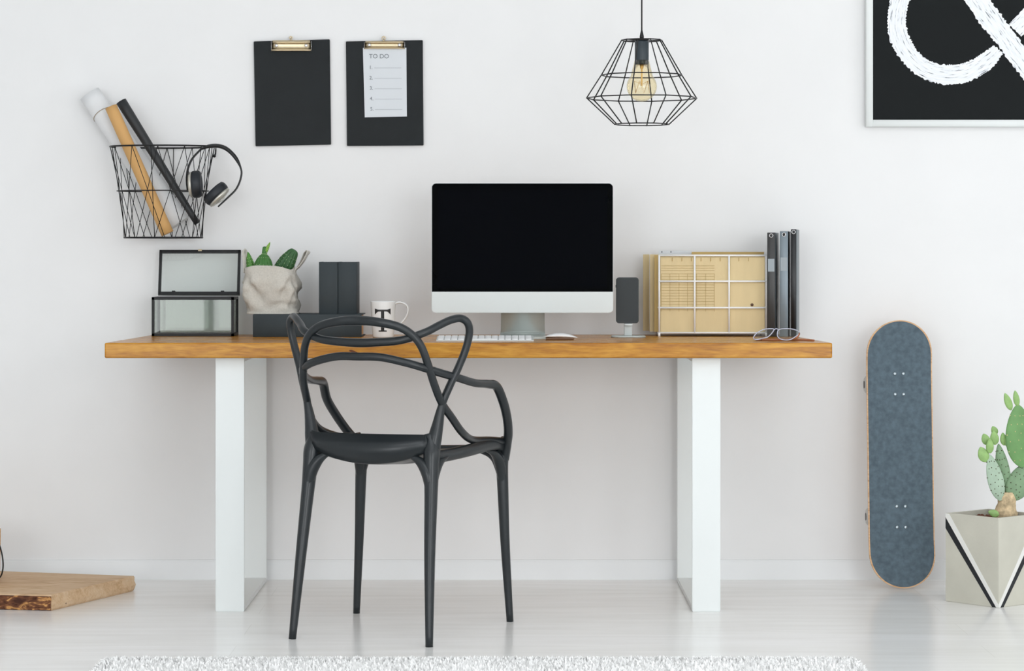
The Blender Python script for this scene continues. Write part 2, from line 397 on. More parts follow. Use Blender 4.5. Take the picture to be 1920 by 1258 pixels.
# ------------------------------------------------------------------ chair
def build_chair():
    th = math.radians(20.5)
    root = thing('armchair', 'charcoal plastic armchair with looping intertwined back in front of the desk', 'chair', (-.305, -1.0525, 0))
    root.rotation_euler = (0, 0, -th)
    A = [(.2223, .235, .4896), (.207, .15, .4985), (.2105, .03, .512), (.2105, -.065, .536), (.2095, -.118, .571), (.1909, -.15, .6159), (.1844, -.185, .6656), (.1749, -.205, .7183), (.1633, -.22, .7623), (.1433, -.232, .7924), (.108, -.243, .8142), (.0494, -.255, .8262)]
    A[2] = (.197, .045, .507); A[3] = (.2055, -.05, .533); A[4] = (.203, -.115, .574)
    A = [(x, y-(.007 if z > .6 else 0), z) for x, y, z in A]
    B = [(.170, -.172, .44), (.172, -.165, .5065), (.1808, -.158, .5611), (.1914, -.155, .612), (.2081, -.145, .6586), (.2258, -.13, .7049), (.2434, -.122, .7531), (.2537, -.122, .7945), (.2524, -.13, .8208), (.238, -.142, .8334), (.2191, -.165, .8296), (.1944, -.190, .8151), (.1681, -.218, .7981), (.1118, -.240, .7789), (.0406, -.252, .7728)]
    Cc = [(.0642, -.255, .735), (.131, -.238, .7203), (.1763, -.205, .7036), (.199, -.165, .6911), (.2203, -.113, .6782), (.2365, -.04, .6623), (.2455, .035, .6558), (.2525, .078, .6475), (.2583, .115, .6026), (.252, .16, .5571), (.2401, .2, .5155), (.2261, .225, .4846), (.2111, .24, .4425)]
    def full(R, mid): return [(-x, y, z) for x, y, z in R]+mid+[(x, y, z) for x, y, z in R[::-1]]
    def rad(path, f): return [f(p) for p in path]
    ch = []
    def add(b, name, label=None):
        o = b.build(name, M['chair']); o.parent = root
        if label: o['label'] = label
        return o
    pa = catmull(full(A, [(0, -.258, .8285)]), 7)
    b = MB(); b.tube(pa, rad(pa, lambda p: .0102+.003*max(0, 1-abs(p[0])/.16)*max(0, min(1, (p[2]-.7)/.08))), rad(pa, lambda p: .0105), seg=14); add(b, 'backrest_rail')
    pbb = catmull(full(B, [(0, -.254, .7715)]), 7)
    b = MB(); b.tube(pbb, rad(pbb, lambda p: .0102+.0085*max(0, min(1, (.605-p[2])/.078))+.0015*max(0, 1-abs(p[0])/.14)), seg=14); add(b, 'backrest_rail')
    pc = catmull([(-x, y, z) for x, y, z in Cc[::-1]]+[(0.0, -.262, .7365)]+Cc, 7)
    b = MB(); b.tube(pc, rad(pc, lambda p: .0105+.0035*max(0, min(1, (.5-p[2])/.06))+.002*max(0, min(1, p[1]/.08))), seg=14); add(b, 'armrest_rail')
    # legs
    for s in (-1, 1):
        rear = catmull([(s*.160, -.165, .535, .015), (s*.169, -.172, .49, .0215), (s*.171, -.178, .45, .020), (s*.174, -.188, .38, .0172), (s*.181, -.214, .22, .0142), (s*.192, -.244, 0.0, .0098)], 6)
        b = MB(); b.tube(rear, [p[3] for p in rear], seg=16)
        fl = catmull([(s*.175, -.190, .37, .010), (s*.167, -.186, .425, .0165), (s*.153, -.184, .453, .0155), (s*.134, -.184, .470, .0105), (s*.112, -.184, .481, .006), (s*.09, -.184, .487, .002)], 5); b.tube(fl, [p[3] for p in fl], seg=12)
        fl = catmull([(s*.176, -.180, .40, .010), (s*.176, -.165, .44, .014), (s*.182, -.140, .463, .009), (s*.188, -.11, .472, .003)], 5); b.tube(fl, [p[3] for p in fl], seg=12); add(b, 'leg')
        fr = catmull([(s*.222, .228, .50, .0135), (s*.214, .236, .465, .0165), (s*.209, .236, .43, .0165), (s*.211, .236, .36, .0152), (s*.217, .239, .2, .0125), (s*.228, .246, 0.0, .0095)], 6)
        b = MB(); b.tube(fr, [p[3] for p in fr], seg=16)
        fl = catmull([(s*.212, .234, .35, .006), (s*.209, .224, .42, .0145), (s*.206, .20, .452, .013), (s*.203, .165, .466, .007), (s*.20, .13, .472, .002)], 5); b.tube(fl, [p[3] for p in fl], seg=12)
        fl = catmull([(s*.211, .236, .36, .006), (s*.200, .236, .425, .0145), (s*.180, .236, .450, .011), (s*.15, .236, .460, .006), (s*.11, .236, .464, .002)], 5); b.tube(fl, [p[3] for p in fl], seg=12); add(b, 'leg')
    # seat: dished shell with raised rear lip and rounded side rails
    b = MB(); nu, nv = 28, 26
    top, bot = [], []
    for j in range(nv+1):
        f = j/nv; v = -.198+f*.435
        hw = .163+.039*min(1, f*1.25)+.006*f
        rt, rb_ = [], []
        for i in range(nu+1):
            q = -1+2*i/nu; u = q*hw
            lip = .068*max(0, 1-f/.2)**1.7
            dish = -.012*(1-q*q)*min(1, f*4)*(1-.3*f)
            z = .468+lip+dish+.022*abs(q)**3*min(1, f*3)+.010*f
            if f > .9: z -= .10*(f-.9)
            zb = .452+.030*abs(q)**2.2-.004*(1-q*q)+.010*f
            if f < .2: zb += .01*(1-f/.2)**2
            vv = v-.018*(1-q*q)*(max(0, 1-f/.25))
            vv += .012*(1-q*q)*max(0, (f-.7)/.3)
            rt.append(b.bm.verts.new((u, vv, z)))
            rb_.append(b.bm.verts.new((u*(1-.015), vv+.012*max(0, 1-f/.2)-.012*max(0, (f-.8)/.2), min(zb, z-.012))))
        top.append(rt); bot.append(rb_)
    for j in range(nv):
        for i in range(nu):
            b._f([top[j][i], top[j][i+1], top[j+1][i+1], top[j+1][i]], True); b._f([bot[j][i], bot[j+1][i], bot[j+1][i+1], bot[j][i+1]], True)
        b._f([top[j][0], top[j+1][0], bot[j+1][0], bot[j][0]], True); b._f([top[j][nu], bot[j][nu], bot[j+1][nu], top[j+1][nu]], True)
    for i in range(nu):
        b._f([top[0][i], bot[0][i], bot[0][i+1], top[0][i+1]], True); b._f([top[nv][i], top[nv][i+1], bot[nv][i+1], bot[nv][i]], True)
    for s in (-1, 1):
        pth = catmull([(s*.163, -.172, .478), (s*.178, -.12, .476), (s*.198, 0, .481), (s*.208, .12, .487), (s*.213, .2, .485), (s*.214, .232, .474)], 6)
        b.tube(pth, .0095, .0165, seg=14, bn=(0, 0, 1))
    pth = catmull([(-.21, .232, .476), (-.15, .245, .468), (0, .25, .462), (.15, .245, .468), (.21, .232, .476)], 6)
    b.tube(pth, .009, .012, seg=12, bn=(0, 0, 1))
    add(b, 'seat')
build_chair()

# ------------------------------------------------------------------ desktop computer
def rrect(x0, x1, z0, z1, r, y, corners=(1, 1, 1, 1), n=6):
    P = []
    for (cx, cz, a0, on) in ((x1-r, z1-r, 0, corners[0]), (x0+r, z1-r, 90, corners[1]), (x0+r, z0+r, 180, corners[2]), (x1-r, z0+r, 270, corners[3])):
        if on:
            for k in range(n+1):
                a = math.radians(a0+90*k/n); P.append((cx+r*math.cos(a), y, cz+r*math.sin(a)))
        else: P.append((cx+r*(1 if a0 in (0, 270) else -1), y, cz+r*(1 if a0 < 180 else -1)))
    return P
def build_monitor():
    Y = -.38; s = S(Y)
    xl, xr = (810-VX)/s, (1149-VX)/s; zt, zs, zb = [HC-(q-VY)/s for q in (344, 547, 586)]
    root = thing('desktop_computer', 'silver all-in-one desktop computer with dark screen standing on the oak desk', 'computer', ((xl+xr)/2, Y, DT))
    b = MB(); b.prism(rrect(xl, xr, zs, zt, .012, Y, (1, 1, 0, 0)), (0, .004, 0)); b.build('screen_border', M['bezel'], root)
    b = MB(); b.box(xl+.016, xr-.016, Y-.0006, Y+.001, zs+.010, zt-.017); b.build('screen', M['screen'], root)
    b = MB(); b.prism(rrect(xl, xr, zb, zs, .011, Y-.0002, (0, 0, 1, 1)), (0, .006, 0)); b.build('chin', M['alu'], root)['label'] = 'silver chin panel'
    b = MB(); x0, x1 = xl-.0012, xr+.0012
    b.loft([rrect(x0, x1, zb-.001, zt+.0012, .0125, Y+.002), rrect(x0, x1, zb-.001, zt+.0012, .0125, Y+.008), rrect(x0+.03, x1-.03, zb+.02, zt-.03, .02, Y+.018), rrect(x0+.1, x1-.1, zb+.07, zt-.09, .04, Y+.038)])
    b.build('rear_shell', M['alu'], root)
    # stand: neck curving into foot
    cx0, cx1 = (940-VX)/S(-.33), (1020.5-VX)/S(-.33); cm = (cx0+cx1)/2; hw = (cx1-cx0)/2
    prof = [(-.352, .93), (-.345, .86), (-.33, .80), (-.31, .772), (-.295, .760), (-.30, .7555), (-.33, .7545), (-.40, .7545), (-.458, .7542)]
    prof = [(-.348, .90), (-.340, .83), (-.326, .785), (-.3195, .770), (-.322, .7605), (-.34, .7565), (-.38, .7558), (-.455, .7555)]
    pp = catmull([(0, y, z) for y, z in prof], 5)
    rings = []
    for i, p in enumerate(pp):
        f = i/(len(pp)-1); w_ = hw*(1+.085*f); t = Vector(pp[min(i+1, len(pp)-1)])-Vector(pp[max(i-1, 0)]); t.normalize()
        nn = Vector((0, -t.z, t.y))*.003
        if nn.z < 0: nn = -nn
        P = Vector(p); rings.append([P+Vector((cm-w_, 0, 0))+nn, P+Vector((cm+w_, 0, 0))+nn, P+Vector((cm+w_, 0, 0))-nn, P+Vector((cm-w_, 0, 0))-nn])
    b = MB(); b.loft(rings); b.build('stand', M['alu2'], root)
build_monitor()

def build_keyboard():
    x0, x1 = -.214, .0615; y0, y1 = -.625, -.512
    root = thing('keyboard', 'slim white keyboard on the desk in front of the screen', 'keyboard', ((x0+x1)/2, (y0+y1)/2, DT))
    b = MB()
    b.loft([[(x, y0, DT+.0002), (x, y0, DT+.0035), (x, y1, DT+.0115), (x, y1, DT+.0002)] for x in (x0, x1)], smooth=False)
    b.build('keyboard_case', M['alu'], root)
    rows = 6; first = None
    tilt = (0.008)/(y1-y0)
    for r in range(rows):
        yy = y0+.006+r*(y1-y0-.012)/rows; nk = 14; kw = (x1-x0-.008)/nk
        k = 0
        while k < nk:
            wd = 5 if (r == 0 and k == 4) else 1
            xa = x0+.004+k*kw
            if first is None or wd == 5:
                b = MB(); ww = wd*kw-.0025; b.box(0, ww, 0, .0148, 0, .0028, .0006, 1)
                me = b.build('key', M['plw'])
                o = me
                if wd == 1: first = me
            else:
                o = first.copy(); COL.objects.link(o)
            o.parent = root; o.rotation_euler = (math.atan(tilt), 0, 0)
            o.location = Vector((xa, yy, DT+.0033+(yy-y0)*tilt))-root.location
            k += wd
build_keyboard()
def build_mouse():
    Y = -.51; s = S(Y); x0, x1 = (1018-VX)/s, (1084-VX)/s
    root = thing('computer_mouse', 'white computer mouse on the desk right of the keyboard', 'computer mouse', ((x0+x1)/2, Y, DT))
    def shell(z0f, z1f, hwk):
        rings = []
        for i in range(15):
            f = i/14; x = x0+(x1-x0)*f; e = max(0, 1-(2*f-1)**4)**.5
            zt = DT+z1f(f); zl = DT+z0f(f); hw = hwk*e+.0005
            ring = []
            for k in range(16):
                a = 2*PI*k/16; ca, sa = math.cos(a), math.sin(a)
                y = Y+hw*(abs(ca)**.7)*(1 if ca > 0 else -1)
                z = (zt+zl)/2+(zt-zl)/2*sa*e
                ring.append((x, y, z))
            rings.append(ring)
        return rings
    top = lambda f: .006+.0135*math.sin(PI*min(1, f*.92+.06))**.8
    b = MB(); b.loft(shell(lambda f: .0075-.003*f, top, .028)); b.build('mouse_shell', M['plw'], root)
    b = MB(); b.box(x0+.008, x1-.012, Y-.022, Y+.022, DT+.0002, DT+.0075, .003, 2); b.build('mouse_base', mat('painted_desk_reflection', (118, 88, 66), .4), root)['label'] = 'mouse base with painted brown desk reflection'  # brown of the desk's reflection put into the base colour
build_mouse()
def build_phone():
    Y = -.30; s = S(Y)
    cx = (1178-VX)/s
    root = thing('phone_stand', 'small aluminium phone stand right of the computer', 'phone stand', (cx, Y, DT))
    b = MB(); hw, hd, r = 32/s, .046, .03
    ring = lambda z, k: [(x, Y+(y-0)*1, z) for x, y, _ in [(p[0], p[2], 0) for p in rrect(cx-hw*k, cx+hw*k, -hd*k, hd*k, .028, 0)]]
    b.loft([ring(DT+.0002, 1), ring(DT+.004, 1), ring(DT+.0058, .97)]); b.build('stand_base', M['alu2'], root)
    b = MB(); b.box(cx-.0118, cx+.0118, Y+.006, Y+.016, DT+.005, DT+.10, .002, 2); b.build('stand_post', M['alu'], root)
    b = MB(); b.box(cx-.012, cx+.012, Y-.008, Y+.010, DT+.034, DT+.0405, .001, 1); b.build('stand_shelf', M['alu'], root)
    ph = thing('mobile_phone', 'dark grey phone held upright on the aluminium stand', 'phone', (cx, Y, DT+.041))
    x0, x1 = (1155-VX)/s, (1197.5-VX)/s; z0, z1 = HC-(606-VY)/s, HC-(520-VY)/s
    b = MB(); b.loft([rrect(x0+.0015, x1-.0015, z0+.0015, z1-.0015, .0075, Y-.0040), rrect(x0, x1, z0, z1, .009, Y-.003), rrect(x0, x1, z0, z1, .009, Y+.003), rrect(x0+.0015, x1-.0015, z0+.0015, z1-.0015, .0075, Y+.004)])
    b.build('phone_body', M['phone'], ph)
    b = MB(); b.prism(rrect(x0+.0025, x1-.0025, z0+.0025, z1-.0025, .007, Y-.0046), (0, .0004, 0)); b.build('phone_face', mat('phone_face', (50, 55, 57), .4, spec=.3), ph)
    b = MB(); b.box(x0-.0012, x0+.0005, Y-.0015, Y+.0015, z1-.03, z1-.022); b.build('side_button', M['phone'], ph)
build_phone()

# ------------------------------------------------------------------ mug
def build_mug():
    Y = -.30; s = S(Y); cx = (718.5-VX)/s; r = 23.5/s; h = .107
    root = thing('mug', 'white mug with black letter T behind the chair back', 'mug', (cx, Y, DT))
    b = MB(); b.lathe([(r*.80, .0002), (r*.84, .004), (r*.93, h*.4), (r, h*.97), (r*1.005, h), (r*.97, h), (r*.94, h*.95), (r*.86, h*.4), (r*.78, .006), (.001, .005)], (cx, Y, DT), 48, cap=(True, True))
    b.build('mug_body', mat('glazed_ceramic', (238, 239, 238), .2, coat=.3), root)
    b = MB(); P = [pt(741, 569, Y), pt(750, 567, Y), pt(761, 571, Y), pt(765, 580, Y), pt(762, 593, Y), pt(754, 604, Y), pt(744, 611, Y), pt(739, 612, Y)]
    P = catmull(P, 5); b.tube(P, .003, .0055, bn=(0, 1, 0), seg=12); b.build('handle', mat('glazed_handle', (238, 239, 238), .2, coat=.3), root)
    # letter T wrapped on the body (drawn in pixels of width on the cylinder)
    b = MB()
    def cyl(u, z):   # u metres along x
        rr = r*(.93+.07*max(0, (z/h-.4)/.6))+.0006 if z/h > .4 else r*(.84+.09*(z/h)/.4)+.0006
        a = math.asin(max(-1, min(1, u/rr))); return Vector((cx+rr*math.sin(a), Y-rr*math.cos(a), DT+z))
    def strip(fn, u0, u1, n=14):
        for i in range(n):
            ua, ub = u0+(u1-u0)*i/n, u0+(u1-u0)*(i+1)/n
            la, ha = fn(ua); lb, hb = fn(ub); K = 4
            for k in range(K):
                q = [cyl(ua, la+(ha-la)*k/K), cyl(ub, lb+(hb-lb)*k/K), cyl(ub, lb+(hb-lb)*(k+1)/K), cyl(ua, la+(ha-la)*(k+1)/K)]
                b._f([b.bm.verts.new(v) for v in q])
    W = .0232; zt = .084
    def bar(u):
        a = abs(u)/W
        return (zt-.0065-.010*max(0, (a-.55)/.45)**1.3, zt-.001+.003*max(0, (a-.6)/.4))
    strip(bar, -W, W, 20)
    strip(lambda u: (.022, zt-.005), -.0048, .0048, 4)
    strip(lambda u: (.018, .0225-.001*abs(u)/.012), -.012, .012, 8)
    b.build('letter', mat('black_glaze', (20, 18, 18), .3), root)
build_mug()

# ------------------------------------------------------------------ books (slate covers)
def book(name, label, x0, x1, y0, y1, z0, z1, lay, grp=None, pagem='page2'):
    root = thing(name, label, 'book', ((x0+x1)/2, (y0+y1)/2, z0), grp)
    b = MB(); t = .003
    if lay:   # spine to the front, pages open to the right side/back
        b.box(x0, x1, y0, y1, z0, z0+t, .0008, 1); b.box(x0, x1, y0, y1, z1-t, z1, .0008, 1); b.box(x0, x1, y0-.0002, y0+t, z0, z1, .0008, 1)
        b.build('cover', M['book'], root)
        b = MB(); b.box(x0+.004, x1-.006, y0+t, y1-.004, z0+t, z1-t); b.build('pages', M[pagem], root)['label'] = 'tan page edges'
    else:
        b.box(x0, x0+t, y0, y1, z0, z1, .0008, 1); b.box(x1-t, x1, y0, y1, z0, z1, .0008, 1); b.box(x0, x1, y0-.0002, y0+t, z0, z1, .0008, 1)
        b.build('cover', M['book'], root)
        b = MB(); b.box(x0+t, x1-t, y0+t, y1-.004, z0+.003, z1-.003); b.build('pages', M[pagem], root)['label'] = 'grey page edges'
    return root
BY = -.26; bs = S(BY); bx0, bx1 = (474-VX)/bs, (678-VX)/bs; BZ = HC-(589.5-VY)/bs
book('book', 'thick slate-covered book lying flat beneath the planter and upright books', bx0, bx1, BY, -.06, DT, BZ, True, pagem='page')
uy = -.235; us = S(uy)
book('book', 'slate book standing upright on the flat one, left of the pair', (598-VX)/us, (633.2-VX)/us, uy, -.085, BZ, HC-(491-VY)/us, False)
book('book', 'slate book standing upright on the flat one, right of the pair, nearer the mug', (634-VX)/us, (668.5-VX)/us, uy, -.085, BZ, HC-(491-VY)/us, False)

# ------------------------------------------------------------------ linen planter with small cacti
def build_planter():
    Y = -.165; s = S(Y); cx = (510-VX)/s; z0 = BZ
    z1 = HC-(501-VY)/s; Hh = z1-z0
    root = thing('potted_cactus', 'three small green cacti in a grey linen bag planter on the flat book', 'potted plant', (cx, Y, z0))
    def ring(f, inner=0):
        w = (.0755+.006*math.sin(PI*f)-.002*f)-inner; d = .066+.004*math.sin(PI*f)-inner; P = []
        sh = .003-.009*f
        for k in range(64):
            a = 2*PI*k/64; ca, sa = math.cos(a), math.sin(a); e = .55
            x = w*abs(ca)**e*(1 if ca > 0 else -1); y = d*abs(sa)**e*(1 if sa > 0 else -1)
            z = z0+Hh*f
            fr = math.sin(PI*min(1, f*1.1))*(1 if inner == 0 else 0)
            nn = noise.noise(Vector((x*26, y*26, f*3.6)))*.012+noise.noise(Vector((x*60, y*60, f*8)))*.007
            # a few diagonal creases
            nn += .011*math.exp(-((x-f*.09+.02)/.012)**2)*(y < 0)-.012*math.exp(-((x+.05-(.55-f)*.07)/.009)**2)*(y < 0)-.013*math.exp(-(((f-.12)-.1*math.sin(x*40))/.035)**2)*(y < 0)
            m_ = 1+nn*fr/.075*1.15
            z += .003*math.sin(3*a)*f-.004*math.cos(a*2+1)*(1 if f > .9 else 0)
            P.append(Vector((cx+sh+x*m_, Y+y*m_, max(z, z0+.0003))))
        return P
    b = MB(); rings = [ring(i/22) for i in range(23)]+[ring(1, .004), ring(.8, .005)]
    b.loft(rings, (True, False)); b.build('linen_bag', M['linen'], root)
    b = MB(); zr = z0+.002   # rolled base hem
    hp = [ring(0)[k]+Vector((0, 0, .002)) for k in range(64)]
    b.tube(hp, .0028, seg=6, closed=True); b.build('base_hem', M['linen'], root)
    b = MB(); b.loft([ring(.82, .006), [v*1 for v in ring(.83, .006)]], (True, True)); b.build('soil', M['soil'], root)
    # handles: short upright cloth loops
    yh = Y
    for P, lab in (([pt(459.5, 512, Y-.02), pt(458.5, 490, Y-.015), pt(457, 476, Y-.005), pt(459, 471, Y), pt(462.5, 478, Y+.01), pt(464, 495, Y+.02), pt(464, 508, Y+.02)], 0),
                   ([pt(552, 520, Y-.02), pt(554, 507, Y-.018), pt(561, 500, Y-.012), pt(570, 488, Y-.01), pt(577.5, 472.5, Y), pt(572, 474, Y+.012), pt(565, 490, Y+.02), pt(556, 505, Y+.025)], 1)):
        P = catmull(P, 6); b = MB(); b.tube(P, .0018, .009, bn=(.35, 1, 0) if lab else (.5, 1, 0), seg=10); b.build('handle', M['linen'], root)
    def cactus(base, tip, r, col, ribs=13, seed=0, prof=None, tipcol=None):
        random.seed(seed)
        m = mat('cactus_skin', col, .5, var=.2, vscale=50, bump=.3, bscale=200)
        m2 = mat('cactus_spine', (205, 222, 170), .6)
        bV, tV = Vector(base), Vector(tip); ax = (tV-bV); ln = ax.length; q = ax.to_track_quat('Z', 'Y').to_matrix().to_4x4(); T = Matrix.Translation(bV) @ q
        prof = prof or [(.0, .8), (.2, 1), (.45, .95), (.7, .7), (.88, .42), (.97, .2), (1, .05)]
        pr = catmull([(a, c, 0) for a, c in prof], 4); rings = []
        n_ = ribs*4
        for f, k, _ in pr:
            rings.append([T @ Vector((r*k*(1+.10*math.cos(ribs*(2*PI*j/n_)+f*5))*math.cos(2*PI*j/n_), r*k*(1+.10*math.cos(ribs*(2*PI*j/n_)+f*5))*math.sin(2*PI*j/n_), ln*f)) for j in range(n_)])
        b = MB(); b.loft(rings); b.mi = 1
        for j in range(ribs):
            for f in (.15, .27, .39, .51, .63, .75):
                k = next(c for a, c, _ in pr if a >= f); a = (2*PI*j-f*5)/ribs
                b.sphere((0, 0, 0), .0011, u=5, v=3, M=T @ Matrix.Translation((r*k*1.1*math.cos(a), r*k*1.1*math.sin(a), ln*f)))
        b.build('cactus', [m, m2], root)
    zs = z0+Hh*.8
    def B(px, Yb): 
        v = pt(px, 500, Yb); v.z = zs; return v
    cactus(B(492, Y-.01), pt(497, 462, Y-.01), .027, (66, 118, 56), 15, 1, [(0, .95), (.3, 1), (.5, .85), (.68, .5), (.74, .3), (.85, .26), (.97, .22), (1, .05)])
    cactus(B(474, Y+.012), pt(464.5, 472.5, Y+.012), .0125, (84, 140, 60), 9, 2)
    cactus(B(520, Y+.005), pt(553, 468.5, Y-.005), .024, (56, 98, 56), 13, 3, [(0, .7), (.2, .95), (.5, 1), (.75, .8), (.9, .62), (.98, .4), (1, .1)])
    cactus(pt(500, 470.5, Y-.01)+Vector((-.006, 0, -.008)), pt(506.5, 454, Y-.012), .0052, (122, 172, 44), 6, 5)
build_planter()

# ------------------------------------------------------------------ glass display box with open lid
def bars(b, P, r):   # square bars between points
    for a, c in P:
        a, c = Vector(a), Vector(c); lo = Vector([min(a[i], c[i])-r for i in range(3)]); hi = Vector([max(a[i], c[i])+r for i in range(3)])
        b.box(lo.x, hi.x, lo.y, hi.y, lo.z, hi.z)
def build_glassbox():
    y0, y1 = -.195, -.065; x0, x1 = -1.079, -.833; z0, z1 = DT+.0045, DT+.117; r = .004
    root = thing('glass_box', 'black-framed glass display box with raised lid at desk left end', 'display box', ((x0+x1)/2, (y0+y1)/2, DT))
    x0 += r; x1 -= r; y0 += r; y1 -= r; z1 -= r
    b = MB(); E = []
    for x in (x0, x1):
        for y in (y0, y1): E.append(((x, y, z0), (x, y, z1)))
        for z in (z0, z1): E.append(((x, y0, z), (x, y1, z)))
    for y in (y0, y1):
        for z in (z0, z1): E.append(((x0, y, z), (x1, y, z)))
    bars(b, E, r); b.build('frame', M['blk'], root)
    g = .0012
    for (a, c, d, e, f, h) in ((x0, x1, y0-g, y0+g, z0, z1), (x0, x1, y1-g, y1+g, z0, z1), (x0-g, x0+g, y0, y1, z0, z1), (x1-g, x1+g, y0, y1, z0, z1)):
        b = MB(); b.box(a, c, d, e, f, h); b.build('glass_pane', M['pane2'], root)
    b = MB(); b.box(x0, x1, y0, y1, z0-.003, z0-.001); b.build('base_plate', mat('mirror_base', (190, 196, 196), .2, metal=.6), root)
    # lid standing open, leaning back to the wall
    zl = DT+.1185; Hl = .139; tilt = math.radians(-14)
    lid = MB(); lx0, lx1 = x0-.001+.003, x1+.004
    T = Matrix.Translation((0, y1+.002, zl+.004)) @ Matrix.Rotation(tilt, 4, 'X')
    def lb(xa, xb, ya, yb, za, zb, bb): bb.box(xa, xb, ya, yb, za, zb, M=T)
    for (xa, xb, za, zb) in ((lx0-r, lx0+r, 0, Hl), (lx1-r, lx1+r, 0, Hl), (lx0-r, lx1+r, -.002, .008), (lx0-r, lx1+r, Hl-.009, Hl)): lb(xa, xb, -.006, .006, za, zb, lid)
    ld = lid.build('lid', M['blk'], root)
    b = MB(); lb(lx0, lx1, -g, g, .004, Hl-.004, b); b.build('lid_pane', M['pane'], ld)
    for fx in (.18, .8):
        b = MB(); lb(lx0+(lx1-lx0)*fx-.005, lx0+(lx1-lx0)*fx+.005, -.0075, .004, .004, .011, b)
        b.build('hinge', M['blk'], ld)
    b = MB(); lb((lx0+lx1)/2-.0055, (lx0+lx1)/2+.0055, -.0075, .003, Hl-.004, Hl+.002, b); b.build('clasp', M['gold'], ld)['label'] = 'brass clasp'
build_glassbox()

# ------------------------------------------------------------------ wire organiser with folders
def build_organiser():
    Y = -.215; s = S(Y); xs = [(q-VX)/s for q in (1236, 1302.5, 1367, 1437)]; zz = [HC-(q-VY)/s for q in (624, 577, 527.5, 479)]
    root = thing('wire_file_holder', 'white wire grid file holder filled with tan folders', 'file holder', ((xs[0]+xs[-1])/2, Y, DT))
    r = .0027
    WH = mat('white_wire', (250, 251, 251), .45)
    def grid(Yg, rr=r):
        b = MB()
        for x in xs: b.tube([(x, Yg, zz[0]), (x, Yg, zz[-1])], rr, seg=8)
        for z in zz: b.tube([(xs[0], Yg, z), (xs[-1], Yg, z)], rr, seg=8)
        for x in (xs[0], xs[-1]):
            for z in (zz[0], zz[-1]): b.sphere((x, Yg, z), rr, u=8, v=6)
        return b
    grid(Y).build('front_grid', WH, root); yb_ = -.045; grid(yb_).build('rear_grid', WH, root)
    for (x, z) in [(xs[0], zz[1]), (xs[-1], zz[1])]+[(x, zz[0]) for x in xs]:
        b = MB(); b.tube([(x, Y, z), (x, yb_, z)], r, seg=8); b.build('side_wire', WH, root)
    for x in (xs[0], xs[-1]):
        for y in (Y, yb_):
            b = MB(); b.tube([(x, y, DT+.0002), (x, y, zz[0])], .0038, seg=10); b.build('foot', WH, root)
    # end loop standing out on the left
    b = MB(); P = catmull([(xs[0]-.022, -.12, zz[0]), (xs[0]-.022, -.12, zz[-1]-.012), (xs[0]-.020, -.12, zz[-1]-.004), (xs[0]-.012, -.12, zz[-1]-.002), (xs[0], -.12, zz[-1]-.002)], 4); b.tube(P, .0022, seg=8)
    b.tube([(xs[0]-.022, -.12, zz[0]), (xs[0], -.12, zz[0])], .0022, seg=8); b.build('end_loop', WH, root)
    # folders
    zb = zz[0]+.0022; GR = 'tan card folders in the wire holder'
    def folder(label, x0, x1, y, ztop, m, bulge=.0, tabs=None, cat='folder'):
        f = thing('folder', label, cat, ((x0+x1)/2, y, zb), GR)
        for sy, nm in ((0, 'front_flap'), (1, 'back_flap')):
            b = MB(); nn = 12; rings = []
            for i in range(nn+1):
                t = i/nn; x = x0+(x1-x0)*t; yy = y+(.010*sy if t < .999 else 0)*1+bulge*math.sin(PI*t)*(-1 if sy == 0 else .3)
                zt_ = ztop-(0 if sy else .002)
                rings.append([(x, yy, zb), (x, yy, zt_), (x, yy+.0008, zt_), (x, yy+.0008, zb)])
            b.loft(rings, smooth=False); b.build(nm, m, f)
        b = MB(); b.tube([(x0, y+.005, zb+.0005), (x1, y+.005, zb+.0005)], .005, .0006, seg=8, bn=(0, 0, 1)); b.build('fold', m, f)
        return f
    f1 = folder('tan folder printed with ruled table, frontmost behind the white wire grid', xs[0]+.004, xs[-1]-.004, Y+.009, zz[-1]-.004, M['kraft'], .002)
    # printed table and writing rules on the front folder
    b = MB(); yy = Y+.009-.0009
    def yb2(px): 
        t = min(1, max(0, ((px-VX)/s-xs[0]-.004)/(xs[-1]-xs[0]-.008))); return yy-.002*math.sin(PI*t)-.0004
    def q(p0, q0, p1, q1):
        n_ = 6
        for i in range(n_):
            a = p0+(p1-p0)*i/n_; c = p0+(p1-p0)*(i+1)/n_
            A_ = [pt(a, q0, 0), pt(c, q0, 0)]
            P = [((a-VX)/s, yb2(a), HC-(q0-VY)/s), ((c-VX)/s, yb2(c), HC-(q0-VY)/s), ((c-VX)/s, yb2(c), HC-(q1-VY)/s), ((a-VX)/s, yb2(a), HC-(q1-VY)/s)]
            b._f([b.bm.verts.new(v) for v in P])
    def fin(nm):
        nonlocal b
        o = b.build(nm, M['kline'], f1); b = MB(); return o
    for k in range(14): q(1240, 513+k*5.2, 1340, 513.6+k*5.2)
    for x in (1240, 1256, 1273, 1289, 1306, 1323, 1339.4): q(x, 513, x+.6, 584)
    fin('printed_table')['label'] = 'faint printed table'
    for k in range(3): q(1240, 498+k*4.5, 1340, 498.6+k*4.5)
    fin('writing_rules')
    for x in (1260, 1278, 1296, 1314, 1332, 1350, 1385, 1403):
        q(x, 483, x+1.4, 490); fin('tab_mark')
    b = MB(); P0 = pt(1410.5, 571.5, Y); b.lathe([(.0045, 0), (.0045, .002), (.003, .0026), (.001, .0026)], (0, 0, 0), 14, M=Matrix.Translation((P0.x, yb2(1410)+.0008, P0.z)) @ Matrix.Rotation(PI/2, 4, 'X'), cap=(True, True)); b.build('button', mat('dark_string_button', (88, 56, 34), .5), f1)
    folder('tan folder second from front in the wire holder, just behind the printed one', xs[0]-.012, xs[-1]-.006, Y+.035, zz[-1]+.001, M['kraft2'])
